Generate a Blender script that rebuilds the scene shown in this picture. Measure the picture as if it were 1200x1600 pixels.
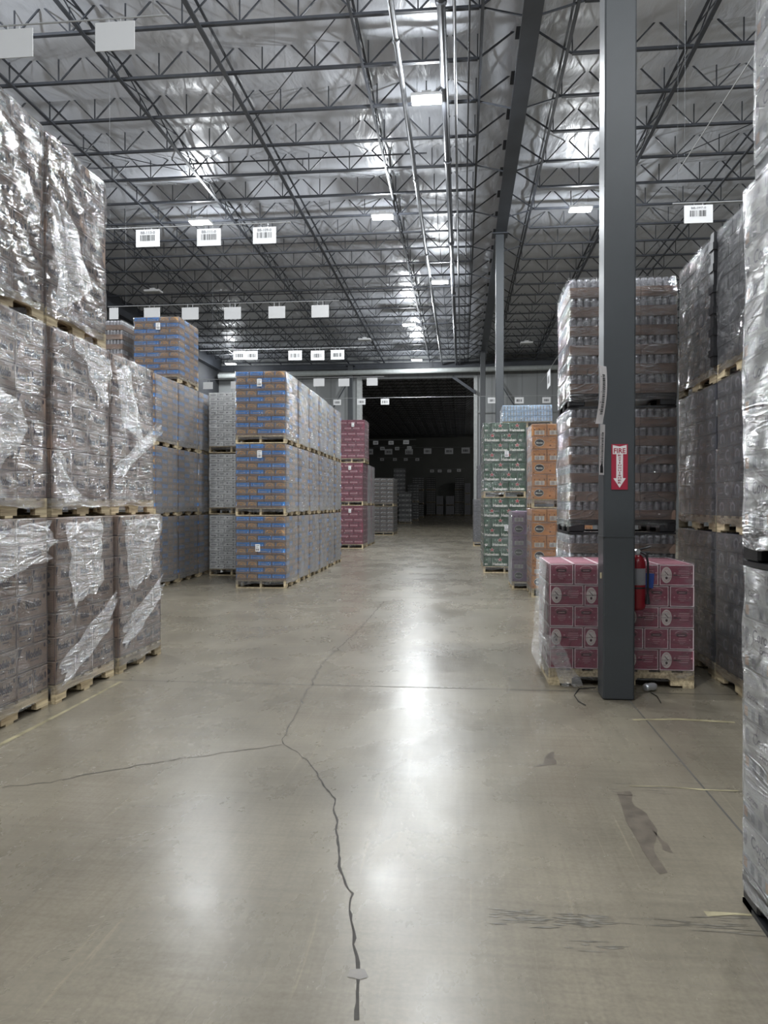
import bpy, math, random
from mathutils import Vector, Matrix, noise
random.seed(7)
for _o in list(bpy.data.objects): bpy.data.objects.remove(_o)
SC = bpy.context.scene
COL = SC.collection
# ------------------------------------------------------------------ camera
CAM_H = 1.5
YAW = math.atan(122/1200); CT, ST = math.cos(YAW), math.sin(YAW)
cd = bpy.data.cameras.new('camera'); cam = bpy.data.objects.new('camera', cd); COL.objects.link(cam)
cd.sensor_fit = 'VERTICAL'; cd.sensor_height = 32; cd.lens = 24.0; cd.clip_end = 300; cd.clip_start = .05
cam.location = (0, 0, CAM_H)
cam.rotation_euler = (math.pi/2 - math.atan(13/1200), 0, YAW)
SC.camera = cam
# ------------------------------------------------------------------ world, exposure
w = bpy.data.worlds.new('world'); SC.world = w; w.use_nodes = True
w.node_tree.nodes['Background'].inputs[0].default_value = (.6, .7, .9, 1)
w.node_tree.nodes['Background'].inputs[1].default_value = .02
SC.view_settings.view_transform = 'Standard'; SC.view_settings.look = 'None'
SC.view_settings.gamma = 1; SC.view_settings.use_curve_mapping = False
SC.view_settings.exposure = 0.2
LAMP_W = 190.0          # watts of each high bay lamp
LAMP_GLOW = 28.0        # diffuser emission
LAMP_Z = 9.72
LAMP_FILL = 270.0      # watts of the point light added below each lamp to brighten the ceiling
# x, y of the lamps that are switched on
LAMPS = [(-.73, 15.8), (-2.29, 22.1), (-7.66, 22.0), (3.3, 22.1), (-.83, 28.8), (-2.44, 35.5), (-2.6, 44.2), (-13.6, 44.3),
         (-7.9, 11.0), (-2.3, 9.6), (3.6, 8.6), (-.8, 2.4), (-7.2, -2.5), (3.4, -3.6), (-2.0, -5.2), (-12.4, 6.0), (9.0, 4.0), (9.2, 14.5), (-12.5, 16.5)]
LAMPS_OFF = [(3.3, 40.2), (-12.0, 29.0), (-4.9, 38.6), (9.5, 30)]

def Yof(zc, X): return (zc + ST*X)/CT
def at(px, zc, py=None):
    """world point seen at pixel px (and py) at depth zc"""
    xr = (px-600)/1200*zc
    return (xr*CT - zc*ST, xr*ST + zc*CT, CAM_H + ((787-py)/1200*zc if py is not None else 0))

# ------------------------------------------------------------------ materials
MATS = {}
def mat(name, col, rough=.6, metal=0, var=.12, scale=6, spec=.5, emit=0):
    if name in MATS: return MATS[name]
    m = bpy.data.materials.new(name); m.use_nodes = True; nt = m.node_tree; N = nt.nodes; L = nt.links
    b = N['Principled BSDF']
    b.inputs['Roughness'].default_value = rough; b.inputs['Metallic'].default_value = metal
    b.inputs['Specular IOR Level'].default_value = spec
    c = (*col, 1)
    if var:
        tc = N.new('ShaderNodeTexCoord'); n = N.new('ShaderNodeTexNoise'); n.inputs['Scale'].default_value = scale; n.inputs['Detail'].default_value = 5
        r = N.new('ShaderNodeValToRGB'); r.color_ramp.elements[0].position = .3; r.color_ramp.elements[1].position = .7
        r.color_ramp.elements[0].color = (*[v*(1-var) for v in col], 1); r.color_ramp.elements[1].color = (*[min(1, v*(1+var)) for v in col], 1)
        L.new(tc.outputs['Object'], n.inputs['Vector']); L.new(n.outputs['Fac'], r.inputs['Fac']); L.new(r.outputs['Color'], b.inputs['Base Color'])
    else: b.inputs['Base Color'].default_value = c
    if emit:
        b.inputs['Emission Color'].default_value = c; b.inputs['Emission Strength'].default_value = emit
    MATS[name] = m; return m

def wood():
    m = mat('pallet_pine', (.50, .37, .20), .75, var=0)
    nt = m.node_tree; N = nt.nodes; L = nt.links; b = N['Principled BSDF']
    tc = N.new('ShaderNodeTexCoord'); mp = N.new('ShaderNodeMapping'); mp.inputs['Scale'].default_value = (30, 2.5, 30)
    n = N.new('ShaderNodeTexNoise'); n.inputs['Scale'].default_value = 1.4; n.inputs['Detail'].default_value = 6
    r = N.new('ShaderNodeValToRGB'); r.color_ramp.elements[0].color = (.27, .20, .12, 1); r.color_ramp.elements[1].color = (.64, .53, .34, 1)
    r.color_ramp.elements[0].position = .3; r.color_ramp.elements[1].position = .62
    oi = N.new('ShaderNodeObjectInfo'); hs = N.new('ShaderNodeHueSaturation'); mr = N.new('ShaderNodeMapRange'); mr.inputs['To Min'].default_value = .6; mr.inputs['To Max'].default_value = 1.2
    L.new(tc.outputs['Object'], mp.inputs[0]); L.new(mp.outputs[0], n.inputs['Vector']); L.new(n.outputs['Fac'], r.inputs[0])
    L.new(oi.outputs['Random'], mr.inputs[0]); L.new(mr.outputs[0], hs.inputs['Value']); L.new(r.outputs[0], hs.inputs['Color']); L.new(hs.outputs[0], b.inputs['Base Color'])
    return m
WOOD = wood()

def film(name, base, streak, tint=(.8, .8, .83), graze=.35, rough=.16, bump=.8, dist=.13, refl=.8):
    """stretch film: clear sheet, milky where many layers or wrinkles meet"""
    m = bpy.data.materials.new(name); m.use_nodes = True; nt = m.node_tree; N = nt.nodes; L = nt.links
    for n in list(N): N.remove(n)
    out = N.new('ShaderNodeOutputMaterial'); tc = N.new('ShaderNodeTexCoord')
    mp = N.new('ShaderNodeMapping'); mp.inputs['Rotation'].default_value = (.42, .38, .2); mp.inputs['Scale'].default_value = (1.5, 1.5, 9)
    n1 = N.new('ShaderNodeTexNoise'); n1.inputs['Scale'].default_value = 1.6; n1.inputs['Detail'].default_value = 8; n1.inputs['Roughness'].default_value = .62; n1.inputs['Distortion'].default_value = 1.2
    n2 = N.new('ShaderNodeTexNoise'); n2.inputs['Scale'].default_value = 1.5; n2.inputs['Detail'].default_value = 2
    L.new(tc.outputs['Object'], mp.inputs[0]); L.new(mp.outputs[0], n1.inputs['Vector']); L.new(tc.outputs['Object'], n2.inputs['Vector'])
    r1 = N.new('ShaderNodeMapRange'); r1.inputs['From Min'].default_value = .54; r1.inputs['From Max'].default_value = .72
    r1.inputs['To Min'].default_value = 0; r1.inputs['To Max'].default_value = streak
    L.new(n1.outputs['Fac'], r1.inputs[0])
    r2 = N.new('ShaderNodeMapRange'); r2.inputs['From Min'].default_value = .35; r2.inputs['From Max'].default_value = .65
    r2.inputs['To Min'].default_value = base*.45; r2.inputs['To Max'].default_value = base*1.5
    L.new(n2.outputs['Fac'], r2.inputs[0])
    lw = N.new('ShaderNodeLayerWeight'); lw.inputs['Blend'].default_value = .35
    g = N.new('ShaderNodeMath'); g.operation = 'MULTIPLY'; g.inputs[1].default_value = graze
    L.new(lw.outputs['Facing'], g.inputs[0])
    a = N.new('ShaderNodeMath'); a.operation = 'ADD'; L.new(r1.outputs[0], a.inputs[0]); L.new(r2.outputs[0], a.inputs[1])
    mp3 = N.new('ShaderNodeMapping'); mp3.inputs['Rotation'].default_value = (-.35, .7, .1); mp3.inputs['Scale'].default_value = (1.3, 1.3, 4.5); L.new(tc.outputs['Object'], mp3.inputs[0])
    n3 = N.new('ShaderNodeTexNoise'); n3.inputs['Scale'].default_value = 1.5; n3.inputs['Detail'].default_value = 3; n3.inputs['Distortion'].default_value = 1.5; L.new(mp3.outputs[0], n3.inputs['Vector'])
    s1 = N.new('ShaderNodeMath'); s1.operation = 'SUBTRACT'; s1.inputs[1].default_value = .5; L.new(n3.outputs['Fac'], s1.inputs[0])
    s2 = N.new('ShaderNodeMath'); s2.operation = 'ABSOLUTE'; L.new(s1.outputs[0], s2.inputs[0])
    rd_ = N.new('ShaderNodeMapRange'); rd_.inputs['From Min'].default_value = 0; rd_.inputs['From Max'].default_value = .035; rd_.inputs['To Min'].default_value = 1; rd_.inputs['To Max'].default_value = 0; L.new(s2.outputs[0], rd_.inputs[0])
    r3 = N.new('ShaderNodeMath'); r3.operation = 'MULTIPLY_ADD'; r3.inputs[1].default_value = streak*.45; L.new(rd_.outputs[0], r3.inputs[0]); L.new(a.outputs[0], r3.inputs[2]); a = r3
    hh_ = N.new('ShaderNodeMath'); hh_.operation = 'MULTIPLY_ADD'; hh_.inputs[1].default_value = .25; L.new(rd_.outputs[0], hh_.inputs[0]); L.new(n1.outputs['Fac'], hh_.inputs[2])
    a2 = N.new('ShaderNodeMath'); a2.operation = 'ADD'; a2.use_clamp = True; L.new(a.outputs[0], a2.inputs[0]); L.new(g.outputs[0], a2.inputs[1])
    tr = N.new('ShaderNodeBsdfTransparent'); di = N.new('ShaderNodeBsdfDiffuse'); di.inputs['Color'].default_value = (*tint, 1)
    mx = N.new('ShaderNodeMixShader'); L.new(a2.outputs[0], mx.inputs[0]); L.new(tr.outputs[0], mx.inputs[1]); L.new(di.outputs[0], mx.inputs[2])
    bp = N.new('ShaderNodeBump'); bp.inputs['Strength'].default_value = bump; bp.inputs['Distance'].default_value = dist
    L.new(hh_.outputs[0], bp.inputs['Height'])
    gl = N.new('ShaderNodeBsdfGlossy'); gl.inputs['Roughness'].default_value = rough; gl.inputs['Color'].default_value = (1, 1, 1, 1); L.new(bp.outputs[0], gl.inputs['Normal'])
    fr = N.new('ShaderNodeFresnel'); fr.inputs['IOR'].default_value = 1.5; L.new(bp.outputs[0], fr.inputs['Normal'])
    fm = N.new('ShaderNodeMath'); fm.operation = 'MULTIPLY_ADD'; fm.inputs[1].default_value = refl; fm.inputs[2].default_value = .03; fm.use_clamp = True; L.new(fr.outputs[0], fm.inputs[0])
    m2 = N.new('ShaderNodeMixShader'); L.new(fm.outputs[0], m2.inputs[0]); L.new(mx.outputs[0], m2.inputs[1]); L.new(gl.outputs[0], m2.inputs[2])
    L.new(m2.outputs[0], out.inputs['Surface'])
    return m
FILM_HEAVY = film('stretch_film_heavy', .04, .26, tint=(.54, .53, .54), graze=.06, bump=1.0, dist=.18)
FILM_MID = film('stretch_film', .015, .15, tint=(.55, .54, .53), graze=.06)
FILM_LIGHT = film('stretch_film_light', .015, .16, tint=(.6, .6, .62), graze=.12)
FILM_GREY = film('stretch_film_grey', .20, .20, tint=(.40, .40, .41), graze=.55)
FILM_LAYER = film('stretch_film_layered', .03, .20, tint=(.40, .40, .41), graze=.62)
FILM_TAIL = film('stretch_film_loose', .15, .22, tint=(.50, .49, .49), graze=.03, bump=1.0, dist=.07, refl=.35)
FILM_TOP = film('stretch_film_glossy', .03, .42, tint=(.62, .62, .63), graze=.03, rough=.11, bump=1.0, dist=.24, refl=1.0)
FILM_CAN = film('stretch_film_clear', .010, .14, tint=(.6, .6, .61), graze=.08, rough=.11, bump=1.0, dist=.20, refl=.9)

STEEL = mat('painted_dark_steel', (.045, .050, .060), .45, var=.2, scale=1.5)
COLM = mat('painted_column_grey', (.050, .055, .060), .38, var=.12, scale=1.2)
JOIST = mat('joist_grey_paint', (.055, .060, .072), .5, var=.15)
GALV = mat('sprinkler_pipe_steel', (.35, .36, .38), .28, metal=.9, var=.15)
PIPED = mat('dark_pipe_paint', (.10, .105, .12), .35, metal=.3, var=.1)
WHITE = mat('white_plastic', (.80, .80, .80), .5, var=0)
BLACKP = mat('black_plastic', (.012, .012, .014), .42, var=.2)
INK = mat('black_ink', (.02, .02, .022), .6, var=0)

# ------------------------------------------------------------------ text cache
TXT = {}
def text2d(s, bold=0.0, shear=0.0):
    k = (s, bold, shear)
    if k in TXT: return TXT[k]
    c = bpy.data.curves.new('t', 'FONT'); c.body = s; c.resolution_u = 2; c.offset = bold; c.shear = shear; c.fill_mode = 'FRONT'
    o = bpy.data.objects.new('t', c); COL.objects.link(o)
    dg = bpy.context.evaluated_depsgraph_get(); dg.update()
    me = o.evaluated_get(dg).to_mesh()
    vs = [(v.co.x, v.co.y) for v in me.vertices]; fs = [tuple(p.vertices) for p in me.polygons]
    bpy.data.objects.remove(o); bpy.data.curves.remove(c)
    x0 = min(v[0] for v in vs); x1 = max(v[0] for v in vs); y0 = min(v[1] for v in vs); y1 = max(v[1] for v in vs)
    vs = [((x-x0)/(x1-x0), (y-y0)/(y1-y0)) for x, y in vs]
    TXT[k] = (vs, fs); return TXT[k]

# ------------------------------------------------------------------ mesh builder
class MB:
    def __init__(s): s.v = []; s.f = []; s.m = []; s.mats = []
    def mi(s, m):
        if m not in s.mats: s.mats.append(m)
        return s.mats.index(m)
    def face(s, pts, m):
        b = len(s.v); s.v += [tuple(p) for p in pts]; s.f.append(tuple(range(b, b+len(pts)))); s.m.append(s.mi(m))
    def box(s, x0, x1, y0, y1, z0, z1, m):
        b = len(s.v); s.v += [(x, y, z) for z in (z0, z1) for y in (y0, y1) for x in (x0, x1)]
        for q in ((0, 2, 3, 1), (4, 5, 7, 6), (0, 1, 5, 4), (2, 6, 7, 3), (0, 4, 6, 2), (1, 3, 7, 5)):
            s.f.append(tuple(b+i for i in q)); s.m.append(s.mi(m))
    def bevbox(s, x0, x1, y0, y1, z0, z1, m, r=.006):
        # box with chamfered vertical and horizontal edges
        b = len(s.v); i = s.mi(m)
        rings = []
        for (z, ins) in ((z0, r), (z0+r, 0), (z1-r, 0), (z1, r)):
            a0, a1, c0, c1 = x0+ins, x1-ins, y0+ins, y1-ins
            e = r
            rings.append([(a0+e, c0, z), (a1-e, c0, z), (a1, c0+e, z), (a1, c1-e, z), (a1-e, c1, z), (a0+e, c1, z), (a0, c1-e, z), (a0, c0+e, z)])
        for rg in rings: s.v += rg
        for k in range(3):
            for j in range(8):
                s.f.append((b+k*8+j, b+k*8+(j+1) % 8, b+(k+1)*8+(j+1) % 8, b+(k+1)*8+j)); s.m.append(i)
        s.f.append(tuple(b+j for j in range(7, -1, -1))); s.m.append(i)
        s.f.append(tuple(b+24+j for j in range(8))); s.m.append(i)
    def bar(s, p0, p1, r, m, n=4, r1=None, caps=True):
        p0 = Vector(p0); p1 = Vector(p1); d = (p1-p0)
        if d.length < 1e-6: return
        d.normalize(); up = Vector((0, 0, 1)) if abs(d.z) < .9 else Vector((1, 0, 0))
        a = d.cross(up).normalized(); c = d.cross(a).normalized(); r1 = r if r1 is None else r1
        b = len(s.v); off = math.pi/4 if n == 4 else 0
        for p, rr in ((p0, r), (p1, r1)):
            for k in range(n):
                t = off+2*math.pi*k/n; s.v.append(tuple(p + a*math.cos(t)*rr + c*math.sin(t)*rr))
        i = s.mi(m)
        for k in range(n): s.f.append((b+k, b+(k+1) % n, b+n+(k+1) % n, b+n+k)); s.m.append(i)
        if caps: s.f.append(tuple(b+k for k in range(n-1, -1, -1))); s.m.append(i); s.f.append(tuple(b+n+k for k in range(n))); s.m.append(i)
    def path(s, pts, r, m, n=6):
        for a, c in zip(pts, pts[1:]): s.bar(a, c, r, m, n)
    def lathe(s, prof, c, m, n=16, axis='z'):
        b = len(s.v); i = s.mi(m)
        for r, h in prof:
            for k in range(n):
                t = 2*math.pi*k/n
                if axis == 'z': s.v.append((c[0]+r*math.cos(t), c[1]+r*math.sin(t), c[2]+h))
                elif axis == 'x': s.v.append((c[0]+h, c[1]+r*math.cos(t), c[2]+r*math.sin(t)))
                else: s.v.append((c[0]+r*math.cos(t), c[1]-h, c[2]+r*math.sin(t)))
        for j in range(len(prof)-1):
            for k in range(n):
                s.f.append((b+j*n+k, b+j*n+(k+1) % n, b+(j+1)*n+(k+1) % n, b+(j+1)*n+k)); s.m.append(i)
        s.f.append(tuple(b+k for k in range(n-1, -1, -1))); s.m.append(i)
        s.f.append(tuple(b+(len(prof)-1)*n+k for k in range(n))); s.m.append(i)
    def prism_x(s, prof, x0, x1, m):      # prof in (y,z), extruded along x
        b = len(s.v); n = len(prof); i = s.mi(m)
        s.v += [(x0, y, z) for y, z in prof] + [(x1, y, z) for y, z in prof]
        for k in range(n): s.f.append((b+k, b+n+k, b+n+(k+1) % n, b+(k+1) % n)); s.m.append(i)
        s.f.append(tuple(b+k for k in range(n))); s.m.append(i); s.f.append(tuple(b+n+k for k in range(n-1, -1, -1))); s.m.append(i)
    def mesh(s, name, smooth=False):
        me = bpy.data.meshes.new(name); me.from_pydata(s.v, [], s.f)
        for m in s.mats: me.materials.append(m)
        me.polygons.foreach_set('material_index', s.m)
        if smooth: me.polygons.foreach_set('use_smooth', [True]*len(s.f))
        me.update(); return me
    def build(s, name, parent=None, loc=None, smooth=False):
        return link(name, s.mesh(name, smooth), parent, loc)

def link(name, me, parent=None, loc=None):
    o = bpy.data.objects.new(name, me); COL.objects.link(o)
    if parent is not None: o.parent = parent
    if loc is not None: o.location = loc
    return o
def tag(o, label=None, cat=None, group=None, kind=None):
    if label: o['label'] = label
    if cat: o['category'] = cat
    if group: o['group'] = group
    if kind: o['kind'] = kind
    return o
def empty(name, loc, rz=0):
    o = bpy.data.objects.new(name, None); COL.objects.link(o); o.location = loc; o.rotation_euler = (0, 0, rz); o.empty_display_size = .2
    return o

class Face:
    """flat drawing on one side of a box: u to the right, v up"""
    def __init__(s, mb, o, u, v, W, H):
        s.mb = mb; s.o = Vector(o); s.u = Vector(u); s.v = Vector(v); s.n = s.u.cross(s.v); s.W = W; s.H = H; s.k = 1
    def P(s, a, b, k): return s.o + s.u*a + s.v*b + s.n*(.0009*k)
    def poly(s, pts, m, k=1): s.mb.face([s.P(a*s.W, b*s.H, k) for a, b in pts], m)
    def rect(s, a0, b0, a1, b1, m, k=1): s.poly([(a0, b0), (a1, b0), (a1, b1), (a0, b1)], m, k)
    def ell(s, a, b, ra, rb, m, k=1, n=18): s.poly([(a+ra*math.cos(2*math.pi*i/n), b+rb*math.sin(2*math.pi*i/n)) for i in range(n)], m, k)
    def ring(s, a, b, ra, rb, t, m, k=1, n=16, t0=0, t1=2*math.pi):
        for i in range(n):
            p, q = t0+(t1-t0)*i/n, t0+(t1-t0)*(i+1)/n
            s.poly([(a+ra*math.cos(p), b+rb*math.sin(p)), (a+ra*math.cos(q), b+rb*math.sin(q)), (a+ra*t*math.cos(q), b+rb*t*math.sin(q)), (a+ra*t*math.cos(p), b+rb*t*math.sin(p))], m, k)
    def frame(s, t, m, k=1):
        tu, tv = t/s.W, t/s.H
        s.rect(0, 0, 1, tv, m, k); s.rect(0, 1-tv, 1, 1, m, k); s.rect(0, tv, tu, 1-tv, m, k); s.rect(1-tu, tv, 1, 1-tv, m, k)
    def text(s, t, a0, b0, a1, b1, m, k=2, bold=.012, shear=0, rot=False):
        vs, fs = text2d(t, bold, shear)
        mb = s.mb; b = len(mb.v)
        if rot: mb.v += [tuple(s.P((a0+(1-y)*(a1-a0))*s.W if False else (a1-y*(a1-a0))*s.W, (b0+x*(b1-b0))*s.H, k)) for x, y in vs]
        else: mb.v += [tuple(s.P((a0+x*(a1-a0))*s.W, (b0+y*(b1-b0))*s.H, k)) for x, y in vs]
        i = mb.mi(m)
        for f in fs: mb.f.append(tuple(b+j for j in f)); mb.m.append(i)
    def bars(s, a0, b0, a1, b1, m, n=16, k=2, seed=1, vert=True):
        rd = random.Random(seed); x = 0; ws = [rd.choice((1, 1, 2, 3)) for _ in range(2*n)]; T = sum(ws); 
        for i, wd in enumerate(ws):
            if i % 2 == 0:
                p, q = x/T, (x+wd)/T
                if vert: s.rect(a0+(a1-a0)*p, b0, a0+(a1-a0)*q, b1, m, k)
                else: s.rect(a0, b0+(b1-b0)*p, a1, b0+(b1-b0)*q, m, k)
            x += wd
def faces(mb, w_, d, h):
    return (Face(mb, (0, 0, 0), (1, 0, 0), (0, 0, 1), w_, h), Face(mb, (w_, 0, 0), (0, 1, 0), (0, 0, 1), d, h), Face(mb, (0, d, 0), (0, -1, 0), (0, 0, 1), d, h))

# ------------------------------------------------------------------ SETTING: shell
def floor_mat():
    m = bpy.data.materials.new('polished_concrete'); m.use_nodes = True; nt = m.node_tree; N = nt.nodes; L = nt.links; b = N['Principled BSDF']
    tc = N.new('ShaderNodeTexCoord')
    def ns(scale, det, vec=None, dist=0, rough=.5):
        n = N.new('ShaderNodeTexNoise'); n.inputs['Scale'].default_value = scale; n.inputs['Detail'].default_value = det; n.inputs['Distortion'].default_value = dist; n.inputs['Roughness'].default_value = rough
        L.new(vec or tc.outputs['Object'], n.inputs['Vector']); return n
    def mp(sc, rz=0):
        q = N.new('ShaderNodeMapping'); q.inputs['Scale'].default_value = sc; q.inputs['Rotation'].default_value = (0, 0, rz); L.new(tc.outputs['Object'], q.inputs[0]); return q.outputs[0]
    def ramp(src, p0, c0, p1, c1):
        r = N.new('ShaderNodeValToRGB'); r.color_ramp.elements[0].position = p0; r.color_ramp.elements[0].color = c0; r.color_ramp.elements[1].position = p1; r.color_ramp.elements[1].color = c1
        L.new(src, r.inputs[0]); return r
    def mul(a, bb, f=1.0):
        x = N.new('ShaderNodeMix'); x.data_type = 'RGBA'; x.blend_type = 'MULTIPLY'; x.inputs['Factor'].default_value = f; L.new(a, x.inputs['A']); L.new(bb, x.inputs['B']); return x.outputs['Result']
    big = ramp(ns(.55, 6, rough=.6).outputs['Fac'], .3, (.172, .150, .112, 1), .72, (.262, .231, .177, 1))
    med = ramp(ns(2.3, 8, mp((1, .8, 1)), .4, .65).outputs['Fac'], .15, (.72, .72, .73, 1), .75, (1, 1, 1, 1))
    scr1 = ramp(ns(3, 5, mp((.5, 9, 1), .05), .2).outputs['Fac'], .15, (.74, .74, .75, 1), .55, (1, 1, 1, 1))
    scr2 = ramp(ns(3, 6, mp((14, .5, 1), -.12), .5).outputs['Fac'], .15, (.86, .86, .86, 1), .55, (1, 1, 1, 1))
    scr3 = ramp(ns(2.2, 6, mp((16, .45, 1), .62), .9).outputs['Fac'], .655, (1, 1, 1, 1), .72, (1.22, 1.2, 1.17, 1))
    fine = ramp(ns(60, 4).outputs['Fac'], .3, (.88, .88, .88, 1), .7, (1.06, 1.06, 1.05, 1))
    c = mul(big.outputs[0], med.outputs[0]); c = mul(c, scr1.outputs[0], .75); c = mul(c, scr2.outputs[0]); c = mul(c, scr3.outputs[0]); c = mul(c, fine.outputs[0])
    L.new(c, b.inputs['Base Color'])
    rr = N.new('ShaderNodeMapRange'); rr.inputs['From Min'].default_value = .3; rr.inputs['From Max'].default_value = .7; rr.inputs['To Min'].default_value = .22; rr.inputs['To Max'].default_value = .33
    n5 = ns(1.3, 7, mp((1, .6, 1)), .3, .65); L.new(n5.outputs['Fac'], rr.inputs[0]); L.new(rr.outputs[0], b.inputs['Roughness'])
    b.inputs['Specular IOR Level'].default_value = .36
    bp = N.new('ShaderNodeBump'); bp.inputs['Strength'].default_value = .05; bp.inputs['Distance'].default_value = .02; L.new(ns(9, 5).outputs['Fac'], bp.inputs['Height']); L.new(bp.outputs[0], b.inputs['Normal'])
    return m
XL, XR, YB, YW, YE = -15.2, 16.0, -9.0, 47.0, 101.0
ZC = 10.1   # underside of the joists
b = MB(); b.box(XL, XR, YB, YE, -.3, 0, floor_mat()); FLOOR = tag(b.build('floor'), kind='structure')

# joints, cracks, painted line remains, stains lie in the floor
def ribbon(pts, wd, m, z=.0012, jitter=0, name='floor_crack', widths=None):
    b = MB(); L_ = []; R_ = []
    for i, p in enumerate(pts):
        a = Vector(pts[max(0, i-1)]); c = Vector(pts[min(len(pts)-1, i+1)]); d = (c-a).normalized(); n = Vector((-d.y, d.x))
        ww = (widths[i] if widths else wd)*(1+random.uniform(-jitter, jitter))/2
        L_.append((p[0]+n.x*ww, p[1]+n.y*ww, z)); R_.append((p[0]-n.x*ww, p[1]-n.y*ww, z))
    for i in range(len(pts)-1): b.face([R_[i], R_[i+1], L_[i+1], L_[i]], m)
    o = b.build(name, FLOOR); o['kind'] = 'structure'; return o
def flr(px, py):
    zc = 1200*CAM_H/(py-787); return at(px, zc)[:2]
def crackpath(pix, sub=7, amp=.012):
    P = [Vector(flr(*p)) for p in pix]; out = []
    for a, c in zip(P, P[1:]):
        n = Vector((-(c-a).y, (c-a).x)).normalized(); k_ = max(2, int((c-a).length/.035))
        for i in range(k_):
            t = i/k_; q = a.lerp(c, t) + n*amp*noise.noise(Vector((a.x*7+t*9*(c-a).length, a.y*5, 3)))*1.6
            out.append((q.x, q.y))
    out.append(tuple(P[-1])); return out
CRACK = mat('crack_dirt', (.045, .040, .034), .8, var=.3, scale=20)
JOINT = mat('joint_filler', (.07, .065, .056), .7, var=.2)
STAIN = mat('damp_stain', (.105, .088, .068), .32, var=.3, scale=14)
SCUFF = mat('tyre_scuff', (.15, .137, .112), .30, var=.4, scale=25, spec=.42)
YEL = mat('worn_yellow_paint', (.27, .235, .14), .5, var=.45, scale=9)
PALE = mat('pale_scrape', (.34, .32, .27), .5, var=.3, scale=12)
main = crackpath([(470, 1100), (440, 1160), (480, 1190), (498, 1215), (520, 1250), (528, 1310), (532, 1370), (552, 1400), (545, 1425), (556, 1480), (560, 1530), (557, 1600)])
ribbon(main, .008, CRACK, jitter=.5, widths=[.004+.007*i/len(main) for i in range(len(main))])
ribbon(crackpath([(0, 1234), (90, 1222), (200, 1200), (300, 1185), (440, 1165)], amp=.03), .007, CRACK, jitter=.5)
ribbon(crackpath([(470, 1100), (500, 1040), (560, 985), (600, 940)], amp=.03), .006, CRACK, jitter=.4)
ribbon([(-15.2, Yof(6.22, 0)), (16, Yof(6.22, 0))], .011, JOINT, name='floor_joint')
for y_ in (12.2, 18.3, 24.4, 30.5, 36.6, 42.7): ribbon([(-15.2, y_), (16, y_)], .012, JOINT, name='floor_joint')
ribbon([(1.27, 6.0), (1.27, -2)], .011, JOINT, name='floor_joint')
ribbon([(1.27, 46.9), (1.27, 6.3)], .011, JOINT, name='floor_joint')
ribbon([(-2.83, 3.0), (-2.86, 4.2), (-2.85, 5.3), (-2.86, 6.2)], .035, YEL, jitter=.4, name='painted_line')
ribbon([flr(990, 1126), flr(1060, 1125), flr(1150, 1130)], .03, YEL, jitter=.5, name='painted_line', z=.0016)
ribbon([flr(985, 1230), flr(1040, 1231), flr(1100, 1236), flr(1156, 1238)], .012, YEL, jitter=.6, name='painted_line', z=.0016)
ribbon([flr(1105, 1432), flr(1150, 1432), flr(1178, 1434)], .03, YEL, jitter=.6, name='painted_line', z=.0016)
def blot(pix, m, name='floor_stain', z=.0009):
    b = MB(); P = [Vector(flr(*p)) for p in pix]; out = []
    for a, c in zip(P, P[1:]+P[:1]):
        for i in range(4):
            q = a.lerp(c, i/4); q += Vector((noise.noise(Vector((q.x*9, q.y*9, 1))), noise.noise(Vector((q.x*9, q.y*9, 5)))))*.02; out.append((q.x, q.y, z))
    b.face(out, m); o = b.build(name, FLOOR); o['kind'] = 'structure'
blot([(965, 1240), (985, 1238), (995, 1262), (1012, 1275), (1030, 1300), (1024, 1322), (1046, 1366), (1030, 1368), (1000, 1320), (982, 1290)], STAIN)
blot([(1022, 1300), (1040, 1318), (1056, 1336), (1040, 1330)], STAIN)
blot([(858, 1178), (866, 1176), (870, 1196), (834, 1200), (850, 1194)], STAIN)
blot([(548, 1520), (568, 1518), (573, 1530), (560, 1534), (542, 1530)], STAIN, z=.0014)
def scuffs(n, x0, x1, y0, y1, ln, seed, m=SCUFF, wd=.012):
    rd = random.Random(seed); b = MB()
    for i in range(n):
        px, py = rd.uniform(x0, x1), rd.gauss((y0+y1)/2, (y1-y0)/4); l_ = rd.uniform(.2, 1)*ln; q = flr(px, py); a = rd.uniform(-.12, .12); w2 = wd*rd.uniform(.3, 1)
        z = .0008
        z += i*.00002; b.face([(q[0], q[1], z), (q[0]+l_*.5, q[1]-w2*.6+l_*a*.5, z), (q[0]+l_, q[1]+l_*a, z), (q[0]+l_*.5, q[1]+w2*.6+l_*a*.5, z)], m)
    o = b.build('tyre_scuff', FLOOR); o['kind'] = 'structure'
scuffs(26, 760, 830, 1425, 1455, .14, 1); scuffs(34, 860, 930, 1425, 1455, .12, 2); scuffs(22, 930, 1150, 1430, 1460, .2, 3, wd=.008)
scuffs(10, 860, 950, 1470, 1490, .12, 4); scuffs(18, 950, 1150, 1225, 1245, .22, 5, wd=.009)

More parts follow.
